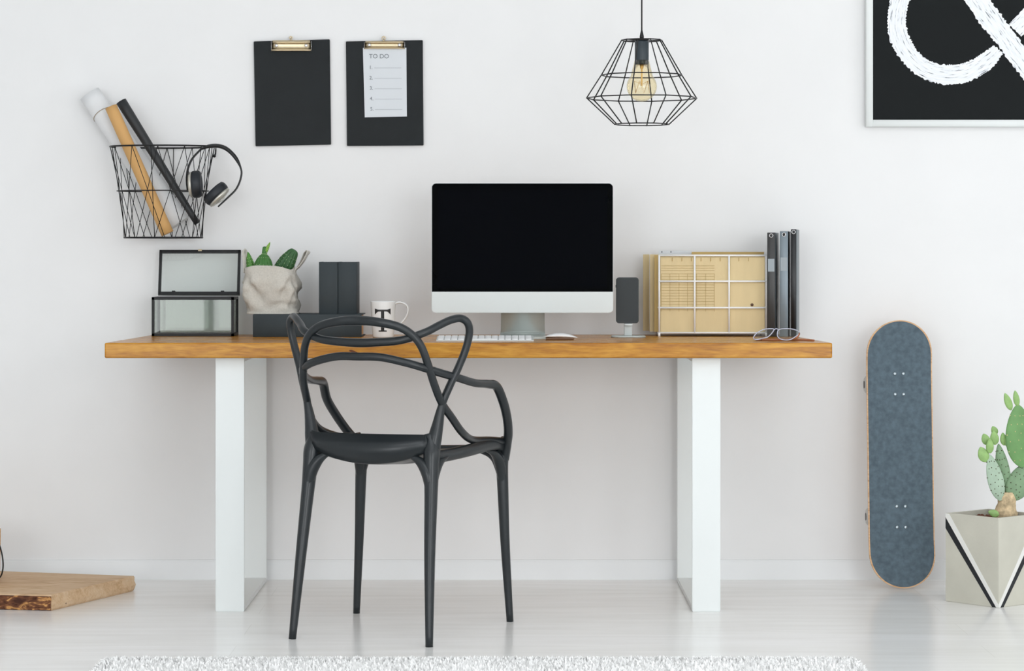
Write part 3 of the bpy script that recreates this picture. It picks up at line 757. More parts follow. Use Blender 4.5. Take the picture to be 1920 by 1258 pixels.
    folder('tan folder in the wire holder, third from the front', xs[0]-.024, xs[-1]-.02, Y+.062, zz[-1]+.003, M['kraft'])
    folder('brown folder showing above the others on the right side of the holder', xs[1]-.002, xs[-1]+.002, Y+.090, zz[-1]+.0105, M['kraft2'])
    folder('tan folder jutting furthest left in the wire holder, nearest the wall', xs[0]-.041, xs[-1]-.03, Y+.128, zz[-1]+.003, M['kraft'])
    # white sheet with tab marks poking above
    sh = thing('paper_sheet', 'white sheet poking above the tan folders, left side of wire holder', 'paper', (pt(1262, 480, -.13).x, -.13, zb))
    xa, xb = (1235-VX)/S(-.105), (1297-VX)/S(-.105); zt = HC-(470-VY)/S(-.105)
    b = MB(); b.box(xa, xb, -.1055, -.1045, zb, zt); b.build('sheet', M['paper'], sh)
    for px in (1241, 1258):
        b = MB(); x = (px-VX)/S(-.105); b.box(x-.0015, x+.0015, -.1062, -.1055, zt-.006, zt-.001)
        b.build('pencil_mark', M['ink'], sh)
build_organiser()

# ------------------------------------------------------------------ ring binders
def build_binders():
    def binder(label, p0, p1, ytop, Yf_, m, mside, lab, rot, hole_y, label_y=None):
        s = S(Yf_); x0, x1 = (p0-VX)/s, (p1-VX)/s; zt = HC-(ytop-VY)/s; cx = (x0+x1)/2
        root = thing('ring_binder', label, 'binder', (cx, Yf_, DT), 'binders at the right end of the desk')
        w = (x1-x0)/2; d = .165; t = .0022; h = zt-DT-.0003
        T = Matrix.Translation((cx, Yf_, DT+.0003)) @ Matrix.Rotation(rot, 4, 'Z')
        b = MB(); b.box(-w, w, 0, t, 0, h, .0008, 1, M=T); b.build('spine', m, root)
        for sx in (-1, 1):
            b = MB(); b.box(min(sx*w, sx*(w-t)), max(sx*w, sx*(w-t)), t, d, 0, h, .0006, 1, M=T); b.build('cover', mside, root)
        b = MB(); b.box(-w+.004, w-.004, .02, d-.01, .004, h-.02, M=T); b.build('paper_block', M['paper'], root)
        if hole_y:
            b = MB(); R = Matrix.Translation((0, -.0006, h-hole_y)) @ Matrix.Rotation(PI/2, 4, 'X')
            P = [(.0052*math.cos(a*PI/8), -.0004, h-hole_y+.0052*math.sin(a*PI/8)) for a in range(16)]
            b.tube([T @ Vector(p) for p in P], .0012, seg=6, closed=True); b.build('finger_ring', M['chrome'], root)
            b = MB(); b.lathe([(.0045, 0), (.0045, .0006), (.001, .0007)], (0, 0, 0), 16, M=T @ R); b.build('finger_hole', M['bind3'], root)
        if label_y:
            b = MB(); b.box(-w*.8, w*.8, -.0009, 0, h-label_y[1], h-label_y[0], M=T); b.build('label_holder', M['lab'], root)
        return root
    binder('charcoal ring binder closest to the tan folders', 1438.5, 1453.5, 436, -.24, M['bind1'], M['bind4'], 1, -.165, .009, (.078, .116))
    binder('steel-grey ring binder standing between two darker binders', 1462, 1477.5, 433.5, -.24, M['bind2'], M['bind3'], 1, -.165, .010, (.078, .118))
    binder('black ring binder with grey cover, the one nearest the desk end', 1483, 1493, 430, -.24, M['bind3'], M['bind4'], 1, -.165, .008, None)
build_binders()

# ------------------------------------------------------------------ spectacles
def build_glasses():
    sc = 11.294; Yb = -.615
    def G(zx, zy):
        px, py = 1390+zx/sc, 600+zy/sc
        Y = Yb+.045*(420-zy)/240
        p = pt(px, py, Y); return p
    root = thing('eyeglasses', 'thin clear-framed eyeglasses lying folded before the binders', 'eyeglasses', (G(750, 400).x, Yb, DT))
    ou = [[(275, 405), (265, 350), (340, 270), (480, 200), (640, 185), (690, 205), (640, 285), (560, 360), (470, 385), (360, 410)],
          [(765, 260), (790, 210), (880, 185), (1060, 190), (1180, 225), (1235, 280), (1150, 350), (1050, 410), (940, 425), (820, 400), (765, 340)]]
    zmin = DT+.003
    fm_ = mat('clear_lilac_frame', (196, 200, 218), .15, metal=.3)
    def lift(p): return Vector((p.x, p.y, max(p.z, zmin)))
    for o_ in ou:
        P = [lift(Vector(q)) for q in catmull([tuple(G(*p)) for p in o_], 4, True)]
        b = MB(); b.tube(P, .0016, seg=8, closed=True); rim = b.build('rim', fm_, root)
        c = sum(P, Vector())/len(P); b = MB(); cv = b.bm.verts.new(c); vs = [b.bm.verts.new(p) for p in P]
        for i in range(len(vs)): b._f([cv, vs[i], vs[(i+1) % len(vs)]], True)
        b.build('lens', M['lens'], rim)
    b = MB(); b.tube([lift(Vector(q)) for q in catmull([tuple(G(*p)) for p in ((685, 215), (720, 190), (755, 185), (785, 215))], 4)], .0015, seg=8); b.build('bridge', fm_, root)
    tm = mat('amber_temple', (168, 104, 66), .3)
    def T_(px, Y, dz=.003): return Vector(((px-VX)/S(Y), Y, DT+dz))
    hr = lift(G(1235, 285)); hl = lift(G(268, 380))
    b = MB(); b.tube(catmull([hr, T_(1492, -.60, .008), T_(1470, -.585), T_(1440, -.58), T_(1428, -.585)], 4), .0016, .003, seg=8, bn=(0, 0, 1)); b.build('temple', tm, root)
    b = MB(); b.tube(catmull([hl, T_(1420, -.585), T_(1450, -.565), T_(1490, -.585), T_(1512, -.60), T_(1527, -.615, .002)], 4), .0016, .0028, seg=8, bn=(0, 0, 1)); b.build('temple', tm, root)
build_glasses()

# ------------------------------------------------------------------ clipboards
def build_clipboard(label, C4, clipx, clipy, hook, tone):
    Y = -.006; s = S(-.012)
    P = [Vector(((x-VX)/s, Y, HC-(y-VY)/s)) for x, y in C4]
    cx = sum(p.x for p in P)/4
    root = thing('clipboard', label, 'clipboard', (cx, Y, P[2].z), 'black clipboards on the wall')
    b = MB(); bb = bmesh.new(); a = [bb.verts.new(p+Vector((0, -.0045, 0))) for p in P]; c = [bb.verts.new(p+Vector((0, .0035, 0))) for p in P]
    bb.faces.new(a); bb.faces.new(c[::-1])
    for i in range(4): bb.faces.new([a[(i+1) % 4], a[i], c[i], c[(i+1) % 4]])
    bmesh.ops.recalc_face_normals(bb, faces=bb.faces[:]); bmesh.ops.bevel(bb, geom=bb.edges[:], offset=.0012, segments=2, affect='EDGES')
    b.merge(bb); b.build('board', M['clip'], root)
    x0, x1 = (clipx[0]-VX)/s, (clipx[1]-VX)/s; z1, z0 = HC-(clipy[0]-VY)/s, HC-(clipy[1]-VY)/s; yf_ = Y-.0047
    h = z1-z0
    # pressed metal clip: top roll, sunken channel, bottom lip
    prof = [(yf_, z1), (yf_-.007, z1-.001), (yf_-.010, z1-h*.22), (yf_-.006, z1-h*.34), (yf_-.006, z0+h*.28), (yf_-.011, z0+h*.14), (yf_-.010, z0), (yf_-.004, z0)]
    b = MB(); pr = catmull([(0, y, z) for y, z in prof], 3); rings = []
    for i in range(9):
        f = i/8; ins = .0025*(i in (0, 8))
        rings.append([(x0+(x1-x0)*f+(.004*(z-z0)/h*(1 if f < .5 else -1)*(abs(f-.5)*2)), y+ins, z) for _, y, z in pr])
    b.loft(rings, closed=False, cap=(False, False)); cl = b.build('clip', M['gold'], root)
    so = cl.modifiers.new('thickness', 'SOLIDIFY'); so.thickness = .0008
    for f in (.13, .87):
        b = MB(); b.lathe([(.0052, 0), (.0052, .002), (.004, .0032), (.001, .0034)], (0, 0, 0), 16, M=Matrix.Translation((x0+(x1-x0)*f, yf_-.0062, z0+h*.5)) @ Matrix.Rotation(PI/2, 4, 'X')); b.build('rivet', M['chrome'], root)
    for sx in (x0-.0005, x1-.0005):
        b = MB(); b.box(sx, sx+.001, yf_-.009, yf_, z0+.002, z1-.003, .0003, 1); b.build('clip_end', M['chrome'], root)
    # hanging eye and the nail through it
    ex = (hook[0]-VX)/s; ez = HC-(hook[1]-VY)/s; R = .0052 if tone else .0042
    b = MB(); b.tube([(ex+R*math.cos(k*PI/8), yf_-.003, ez+R*math.sin(k*PI/8)) for k in range(16)], .0016, seg=6, closed=True)
    b.tube([(ex, yf_-.003, ez-R), (ex, yf_-.004, z1-.002)], .0025, seg=6); b.build('hanging_eye', M['gold'], root)
    b = MB(); b.tube([(ex, .0, ez+R-.003), (ex, yf_-.006, ez+R-.003)], .0013, seg=8); b.build('nail', M['gold'], root)
    return root, s, yf_
build_clipboard('black clipboard with empty board and brass clip, left of the pair on the wall', [(475.5, 77.5), (618, 73.5), (620.5, 271), (479, 274)], (509, 584), (75.5, 96), (545.5, 71), 0)
cb, s_, yfc = build_clipboard('black clipboard holding the to-do list, right of the pair on the wall', [(648.5, 77.5), (792.5, 75), (794, 272.5), (650.5, 273.5)], (683, 759), (77, 92), (719.5, 71.5), 1)
td = thing('todo_list', 'white to-do list sheet clipped to the right-hand clipboard', 'paper', ((722-VX)/s_, yfc, HC-(155-VY)/s_))
C4 = [(680.5, 90), (762, 89.5), (763, 218.5), (684, 220)]
b = MB(); b.prism([((x-VX)/s_, yfc-.0042, HC-(y-VY)/s_) for x, y in C4], (0, .0008, 0)); b.build('sheet', M['paper'], td)
C4b = [(x+(1.2 if i in (0, 3) else -1.2), y+(1 if i < 2 else -1)) for i, (x, y) in enumerate(C4)]
def tdx(x, y, e=.0046): return Vector(((x-VX)/s_, yfc-e, HC-(y-VY)/s_))
text_mesh('TO DO', 11.5/s_, M['ink'], '', td, tdx(692, 109.5)).build('heading', M['ink'], td)
for k in range(5):
    yy = 129.5+k*19.5; xx = 692+k*.5
    text_mesh('%d.' % (k+1), 9.5/s_, M['ink'], '', td, tdx(xx, yy)).build('list_number', M['ink'], td)
    b = MB(); a, c = tdx(702+k*.3, yy-2.3), tdx(752.5+k*.5, yy-2.6); b.box(a.x, c.x, a.y-.0002, a.y+.0002, a.z-.0008, a.z+.0003); b.build('ruled_line', M['inkl'], td)

# ------------------------------------------------------------------ framed brush painting
def build_picture():
    Y = -.03; s = S(Y); x0 = (1624-VX)/s; z0 = HC-(237.5-VY)/s; fw = 13/s; W_, H_ = .86, 1.0
    x1, z1 = x0+W_, z0+H_
    root = thing('framed_painting', 'white-framed black painting with bold white brushstroke sign, upper right', 'picture', ((x0+x1)/2, 0, z0))
    b = MB()
    bx = lambda a, c, d, e: b.box(a, c, Y, -.001, d, e, .0015, 1)
    bx(x0, x0+fw, z0, z1); bx(x1-fw, x1, z0, z1); bx(x0+fw-.0003, x1-fw+.0003, z0, z0+fw); bx(x0+fw-.0003, x1-fw+.0003, z1-fw, z1)
    b.build('frame', M['white'], root)
    b = MB(); b.box(x0+fw-.001, x1-fw+.001, Y+.010, Y+.014, z0+fw-.001, z1-fw+.001); b.build('canvas', mat('black_ground', (28, 31, 32), .7, spec=.15, var=.02), root)
    bm_ = bpy.data.materials.new('brushed_white'); bm_.use_nodes = True
    N = bm_.node_tree.nodes; L = bm_.node_tree.links; p = N['Principled BSDF']; p.inputs['Roughness'].default_value = .6
    at = N.new('ShaderNodeUVMap'); mp_ = N.new('ShaderNodeMapping'); mp_.inputs['Scale'].default_value = (2.2, 9, 1); L.new(at.outputs[0], mp_.inputs[0])
    nz_ = N.new('ShaderNodeTexNoise'); nz_.inputs['Scale'].default_value = 1.6; nz_.inputs['Detail'].default_value = 6; L.new(mp_.outputs[0], nz_.inputs['Vector'])
    r_ = N.new('ShaderNodeValToRGB'); r_.color_ramp.elements[0].position = .33; r_.color_ramp.elements[0].color = lin((60, 70, 78)); r_.color_ramp.elements[1].position = .40; r_.color_ramp.elements[1].color = lin((236, 240, 245))
    e = r_.color_ramp.elements.new(.6); e.color = lin((248, 250, 252))
    L.new(nz_.outputs['Fac'], r_.inputs[0]); L.new(r_.outputs[0], p.inputs['Base Color'])
    ys = Y+.0095
    def stroke(pts, layer, rag=1.0, seed=1):
        random.seed(seed)
        P = catmull([(x, y, w_) for x, y, w_ in pts], 14); b = MB(); uv = b.bm.loops.layers.uv.new('UVMap')
        rows = []; K = 10; L0 = 0
        for i, (x, y, w_) in enumerate(P):
            a = P[max(i-1, 0)]; c = P[min(i+1, len(P)-1)]; t = Vector((c[0]-a[0], c[1]-a[1])); t.normalize(); nn = Vector((-t.y, t.x))
            if i: L0 += math.hypot(x-P[i-1][0], y-P[i-1][1])
            row = []
            for k in range(K+1):
                o = -1+2*k/K
                j = (random.uniform(-9, 6)+9*noise.noise(Vector((i*.5, k*3.1, seed))))*rag if k in (0, K) else 0
                endj = random.uniform(-8, 8)*rag if i in (0, len(P)-1) else 0
                zx = x+nn.x*(o*w_/2+j*(1 if o > 0 else -1))+t.x*endj; zy = y+nn.y*(o*w_/2+j*(1 if o > 0 else -1))+t.y*endj
                px, py = 1600+zx/5.03, zy/5.03
                X, Z = (px-VX)/s, HC-(py-VY)/s
                X = min(max(X, x0+fw), x1-fw); Z = min(max(Z, z0+fw), z1-fw)
                row.append((b.bm.verts.new((X, ys-.0004*layer, Z)), (L0/400, o*.5+seed)))
            rows.append(row)
        for A_, B_ in zip(rows, rows[1:]):
            for k in range(K):
                q = [A_[k], A_[k+1], B_[k+1], B_[k]]; f = b._f([v for v, _ in q])
                if f:
                    for lp, (_, u_) in zip(f.loops, q): lp[uv].uv = u_
        b.build('brush_stroke', bm_, root)
    stroke([(1150, -700, 170), (1100, -560, 185), (830, -330, 190), (600, -220, 190), (470, -70, 185), (425, 90, 178), (415, 240, 178), (445, 370, 185), (510, 490, 180), (615, 605, 180), (740, 675, 180), (880, 702, 190), (1040, 688, 185), (1180, 630, 175), (1290, 550, 160), (1372, 462, 120)], 1, 1, 3)
    stroke([(1150, -700, 170), (1080, -900, 180), (900, -960, 190), (740, -850, 190), (760, -640, 190), (900, -400, 200), (1050, -170, 200), (1170, 0, 205), (1290, 165, 215), (1420, 330, 200), (1560, 520, 200), (1700, 700, 200), (1860, 880, 190), (1960, 960, 150)], 2, 1.2, 5)
    stroke([(1532, 285, 170), (1640, 175, 175), (1780, 20, 180), (1900, -160, 170), (1960, -300, 120)], 3, .5, 8)
build_picture()

# ------------------------------------------------------------------ pendant lamp
def build_lamp():
    Y = -.45; s = S(Y); cx = (1203.3-VX)/s
    z = lambda py: HC-(py-VY)/s
    root = thing('pendant_lamp', 'black geometric wire pendant lamp hanging from the ceiling over the desk', 'lamp', (cx, Y, z(235)))
    rings = [(.0585, z(75.5)), (.1175, z(141)), (.1605, z(184)), (.0795, z(233))]
    V = [[Vector((cx+r*math.cos(math.radians(4.5+36*k)), Y+r*math.sin(math.radians(4.5+36*k)), zz)) for k in range(10)] for r, zz in rings]
    b = MB(); R = .0019
    for row in V:
        for k in range(10): b.tube([row[k], row[(k+1) % 10]], R, seg=6)
    for k in range(10):
        for a, c in zip(V, V[1:]): b.tube([a[k], c[k]], R, seg=6)
        for a in V: b.sphere(a[k], R*1.15, u=6, v=4)
    b.build('wire_cage', M['black'], root)
    b = MB(); zt = z(75.5)
    for k in range(0, 10, 2): b.tube([V[0][k], (cx, Y, zt)], R*.9, seg=6)
    b.lathe([(.02, -.001), (.02, .003), (.012, .004)], (cx, Y, zt), 24); b.build('cage_spider', M['black'], root)
    b = MB(); b.lathe([(.0195, z(121)), (.0203, z(119)), (.0203, z(80)), (.018, z(76)), (.002, z(75))], (cx, Y, 0), 32); b.build('socket', M['socket'], root)
    b = MB(); b.lathe([(.0062, z(74)), (.0062, z(68)), (.0035, z(60)), (.0025, z(57))], (cx, Y, 0), 20); b.build('cord_grip', M['black'], root)
    b = MB(); b.tube([(cx, Y, z(58)), (cx, Y, H-.02)], .0022, seg=10); b.build('cord', M['black'], root)
    b = MB(); b.lathe([(.05, H-.0005), (.05, H-.02), (.045, H-.028), (.003, H-.03)], (cx, Y, 0), 32); b.build('ceiling_rose', M['black'], root)
    zb, zt2 = z(190.5), z(121); r0 = .0435; zc = zb+r0
    prof = [(.003, zb)]+[(r0*math.sin(math.radians(a)), zc-r0*math.cos(math.radians(a))) for a in range(12, 136, 8)]+[(.021, zt2+.012), (.0165, zt2+.004), (.0165, zt2-.001)]
    b = MB(); b.lathe(prof, (cx, Y, 0), 40, cap=(True, False)); bl = b.build('bulb', M['bulb'], root); bl['label'] = 'clear amber globe bulb'
    b = MB(); b.lathe([(.006, zt2), (.005, zt2-.01), (.0025, zt2-.014), (.002, zc+.004), (.003, zc+.002)], (cx, Y, 0), 16); b.build('glass_stem', M['fil'], bl)
    b = MB()
    P = [(cx+.022*math.cos(k*PI*2/10), Y+.022*math.sin(k*PI*2/10), zc+(.016 if k % 2 else -.018)) for k in range(11)]
    b.tube(P, .0006, seg=5)
    for k in range(5):
        b.tube([(cx, Y, zc+.006), (cx+.022*math.cos((2*k+1)*PI/5), Y+.022*math.sin((2*k+1)*PI/5), zc+.016)], .0005, seg=4)
    b.build('filament', M['fil'], bl)
build_lamp()

# ------------------------------------------------------------------ wire wall basket, rolls, headphones
def build_basket():
    Yc = -.112; s = S(Yc); cx = (304.5-VX)/s
    zt, zm, zb = HC-(275-VY)/s, HC-(358-VY)/s, HC-(445.5-VY)/s
    root = thing('wire_basket', 'black wire basket mounted on the wall holding paper rolls', 'basket', (cx, Yc, zb))
    def ring(z, N=48):
        f = (z-zb)/(zt-zb); rx, ry = .1185+.0395*f, .082+.022*f
        return [Vector((cx+rx*math.cos(2*PI*k/N), -.008-ry+ry*math.sin(2*PI*k/N), z)) for k in range(N)]
    for z, r, nm in ((zt, .0026, 'rim'), (zm, .0016, 'hoop'), (zb, .0024, 'base_ring')):
        b = MB(); b.tube(ring(z), r, seg=8, closed=True); b.build(nm, M['blk'], root)
    T_, B_, N_ = ring(zt), ring(zb), 48
    b = MB()
    for k in range(3, 48, 8): b.tube([T_[k], B_[k]], .0012, seg=5)
    for k in range(0, 48, 4):
        b.tube([T_[k % 48], B_[(k+5) % 48]], .0011, seg=5); b.tube([T_[k % 48], B_[(k-5) % 48]], .0011, seg=5)
    b.build('wire_lattice', M['blk'], root)
    b = MB()
    for y_ in (-.14, -.11, -.08, -.05): 
        hw = .1185*math.sqrt(max(0, 1-((y_+.09)/.082)**2)); b.tube([(cx-hw, y_, zb), (cx+hw, y_, zb)], .0013, seg=5)
    for x_ in (-.08, -.04, 0, .04, .08):
        hw = .082*math.sqrt(max(0, 1-(x_/.1185)**2)); b.tube([(cx+x_, -.09-hw, zb), (cx+x_, -.09+hw, zb)], .0013, seg=5)
    b.build('base_wires', M['blk'], root)
    for sx in (-.154, .154):
        P = [Vector((cx+sx, -.10, zt)), Vector((cx+sx*1.0, -.05, zt)), Vector((cx+sx*.97, -.006, zt-.004)), Vector((cx+sx*.96, -.003, zt-.02))]
        b = MB(); b.tube(catmull(P, 4), .0022, seg=6); b.sphere((cx+sx*.94, -.005, zt-.024), .005, u=10, v=6); b.build('wall_bracket', M['blk'], root)
    def roll(name, label, a, c, r0, r1, m, hollow, grp):
        a, c = Vector(a), Vector(c); o = thing(name, label, 'paper roll', c, grp)
        n_ = 12; b = MB(); P = [a.lerp(c, i/n_) for i in range(n_+1)]; R_ = [r0+(r1-r0)*i/n_ for i in range(n_+1)]
        b.tube(P, R_, seg=28, cap=True)
        b.build('tube', m, o)
        if hollow:
            d = (a-c).normalized(); b = MB(); b.tube([a+d*.0004, a+d*.0008], r0*.82, seg=24); b.build('tube_end', mat('tube_inside', hollow, .9), o)
        return o
    G_ = 'rolls in the wall basket'
    w_ = roll('paper_roll', 'thick white paper roll in the wall basket tied with thin cord', pt(168, 176, -.052), pt(335, 420, -.052), .033, .037, M['wroll'], (214, 216, 218), G_)
    ax = (pt(335, 420, -.052)-pt(168, 176, -.052)); cc = pt(168, 176, -.052).lerp(pt(335, 420, -.052), .16); q = ax.to_track_quat('Z', 'Y')
    b = MB(); b.tube([cc+q @ Vector((.0345*math.cos(k*PI/12), .0345*math.sin(k*PI/12), .012*math.cos(k*PI/12))) for k in range(24)], .001, seg=5, closed=True); b.build('tie_cord', mat('jute', (160, 142, 112), .9), w_)
    b2 = roll('cardboard_tube', 'tan cardboard tube standing at an angle in the wall basket', pt(208, 200, -.128), pt(314, 438, -.128), .0185, .0195, M['brown'], (176, 132, 84), G_)
    roll('poster_roll', 'black poster roll slanting down across the wall basket', pt(227, 190, -.100), pt(370, 419, -.104), .0165, .0095, mat('black_paper', (40, 42, 44), .5), (30, 30, 32), G_)
    # headphones
    Yh = -.155
    hp = thing('headphones', 'black headphones with silver trim hung on basket right side', 'headphones', pt(404, 330, Yh))
    Z = lambda x, y, dy=0: pt(340+x/8.68, 255+y/8.68, Yh+dy)
    pts = [(100, 880, .0022), (88, 760, .0026), (90, 650, .0028), (112, 520, .003), (175, 375, .003), (290, 245, .003), (345, 205, .0035), (440, 170, .0058), (570, 158, .0062), (700, 190, .0064), (810, 270, .006), (900, 380, .0055), (965, 515, .0028), (980, 620, .0028), (945, 760, .0028), (880, 880, .0028), (770, 990, .0028), (600, 1150, .0022)]
    P = catmull([(*Z(x, y), r) for x, y, r in pts], 5); b = MB(); b.tube([p[:3] for p in P], [p[3] for p in P], .0125, bn=(0, 1, 0), seg=12); b.build('headband', mat('headband_black', (24, 26, 28), .45), hp)
    for (cxx, cyy, nx, nz, flip) in ((250, 785, 1, .06, 1), (560, 935, -.70, .72, 1)):
        c = Z(cxx, cyy); nrm = Vector((nx, 0, nz)).normalized(); R = nrm.to_track_quat('Z', 'Y').to_matrix().to_4x4(); T = Matrix.Translation(c) @ R @ Matrix.Scale(1.38, 4)
        b = MB(); b.lathe([(.020, -.010), (.0285, -.009), (.0298, -.004), (.0298, .004), (.027, .0095), (.02, .011), (.012, .008)], (0, 0, 0), 32, M=T); cup = b.build('ear_cup', M['leather'], hp)
        b = MB(); b.lathe([(.012, -.0175), (.024, -.0165), (.0275, -.0135), (.0275, -.0095), (.02, -.0095)], (0, 0, 0), 32, M=T); b.build('silver_cap', M['silver'], cup)
        b = MB(); b.tube([T @ Vector((0, .028, -.013)), T @ Vector((0, .0, -.021)), T @ Vector((0, -.028, -.013))], .0018, seg=6); b.build('yoke', M['silver'], cup)
build_basket()

# ------------------------------------------------------------------ skateboard
def build_skateboard():
    Y0 = -.205; s0 = S(Y0); cx = (1689.3-VX)/625; Lb = .80; hw = .0985; th_ = .011
    lean = math.atan2(.075, .78)
    root = thing('skateboard', 'worn blue-grey skateboard standing on end with its wheels toward the wall', 'skateboard', (cx, Y0, .0))
    T = Matrix.Translation((cx, Y0, 0)) @ Matrix.Rotation(-lean, 4, 'X')
    def kick(l):   # toward the viewer (-Y) at both ends
        d = 0
        if l < .16: d = (.16-l)**1.5*.55
        if l > Lb-.15: d = (l-(Lb-.15))**1.5*.50
        return -d
    def half(l, w_, inset=0):
        r = .105; lo, hi = inset, Lb-inset
        if l < lo+r: e = (lo+r-l)/r
        elif l > hi-r: e = (l-(hi-r))/r
        else: e = 0
        return (w_-inset)*math.sqrt(max(0, 1-e**2.15))
    def slab_(y0, y1, inset, ext=0):
        b = MB(); rings = []; n_ = 80
        for i in range(n_+1):
            f = i/n_; f = .5-.5*math.cos(PI*f); l = inset+(Lb-2*inset)*f
            h = max(half(l, hw, inset), .0008); k = kick(l); row = []
            cols = 12
            cave = lambda u: -.004*(abs(u)/hw)**2
            up = [(-h+2*h*j/cols) for j in range(cols+1)]
            row = [T @ Vector((u, k+cave(u)+y0, l)) for u in up]+[T @ Vector((u, k+cave(u)+y1, l)) for u in up[::-1]]
            rings.append(row)
        b.loft(rings, smooth=False); return b
    d_ = slab_(0, th_, 0).build('deck', M['maple'], root); d_['label'] = 'pale wooden deck edge'
    slab_(-.0012, 0, .0035).build('griptape', M['grip'], d_)
    zt = [Lb-(734-615)/625.0, Lb-(981-615)/622.0]
    for l in zt:
        for dl in (-.031, .031):
            for u in (-.013, .0125):
                b = MB(); b.lathe([(.0052, 0), (.0052, .0012), (.0035, .002), (.0008, .002)], (0, 0, 0), 12, M=T @ Matrix.Translation((u, -.0012, l+dl)) @ Matrix.Rotation(PI/2, 4, 'X')); b.build('bolt', M['screw'], d_)
        b = MB(); b.box(-.03, .03, th_, th_+.008, l-.04, l+.04, .002, 1, M=T); b.box(-.012, .012, th_+.006, th_+.035, l-.012, l+.02, .004, 1, M=T)
        b.tube([T @ Vector((-.095, th_+.037, l)), T @ Vector((.095, th_+.037, l))], .005, seg=10); b.build('truck', M['screw'], root)
        for sx in (-1, 1):
            b = MB(); R = T @ Matrix.Translation((sx*.083, th_+.037, l)) @ Matrix.Rotation(PI/2, 4, 'Y')
            b.lathe([(.006, -.016), (.020, -.016), (.0255, -.012), (.026, 0), (.0255, .012), (.020, .016), (.006, .016)], (0, 0, 0), 32, M=R); wh = b.build('wheel', mat('urethane', (206, 204, 200), .4), root)
            b = MB(); b.lathe([(.0115, -.0175), (.0115, .0175)], (0, 0, 0), 20, M=R); b.build('hub', mat('dark_hub', (60, 58, 60), .4), wh)
build_skateboard()

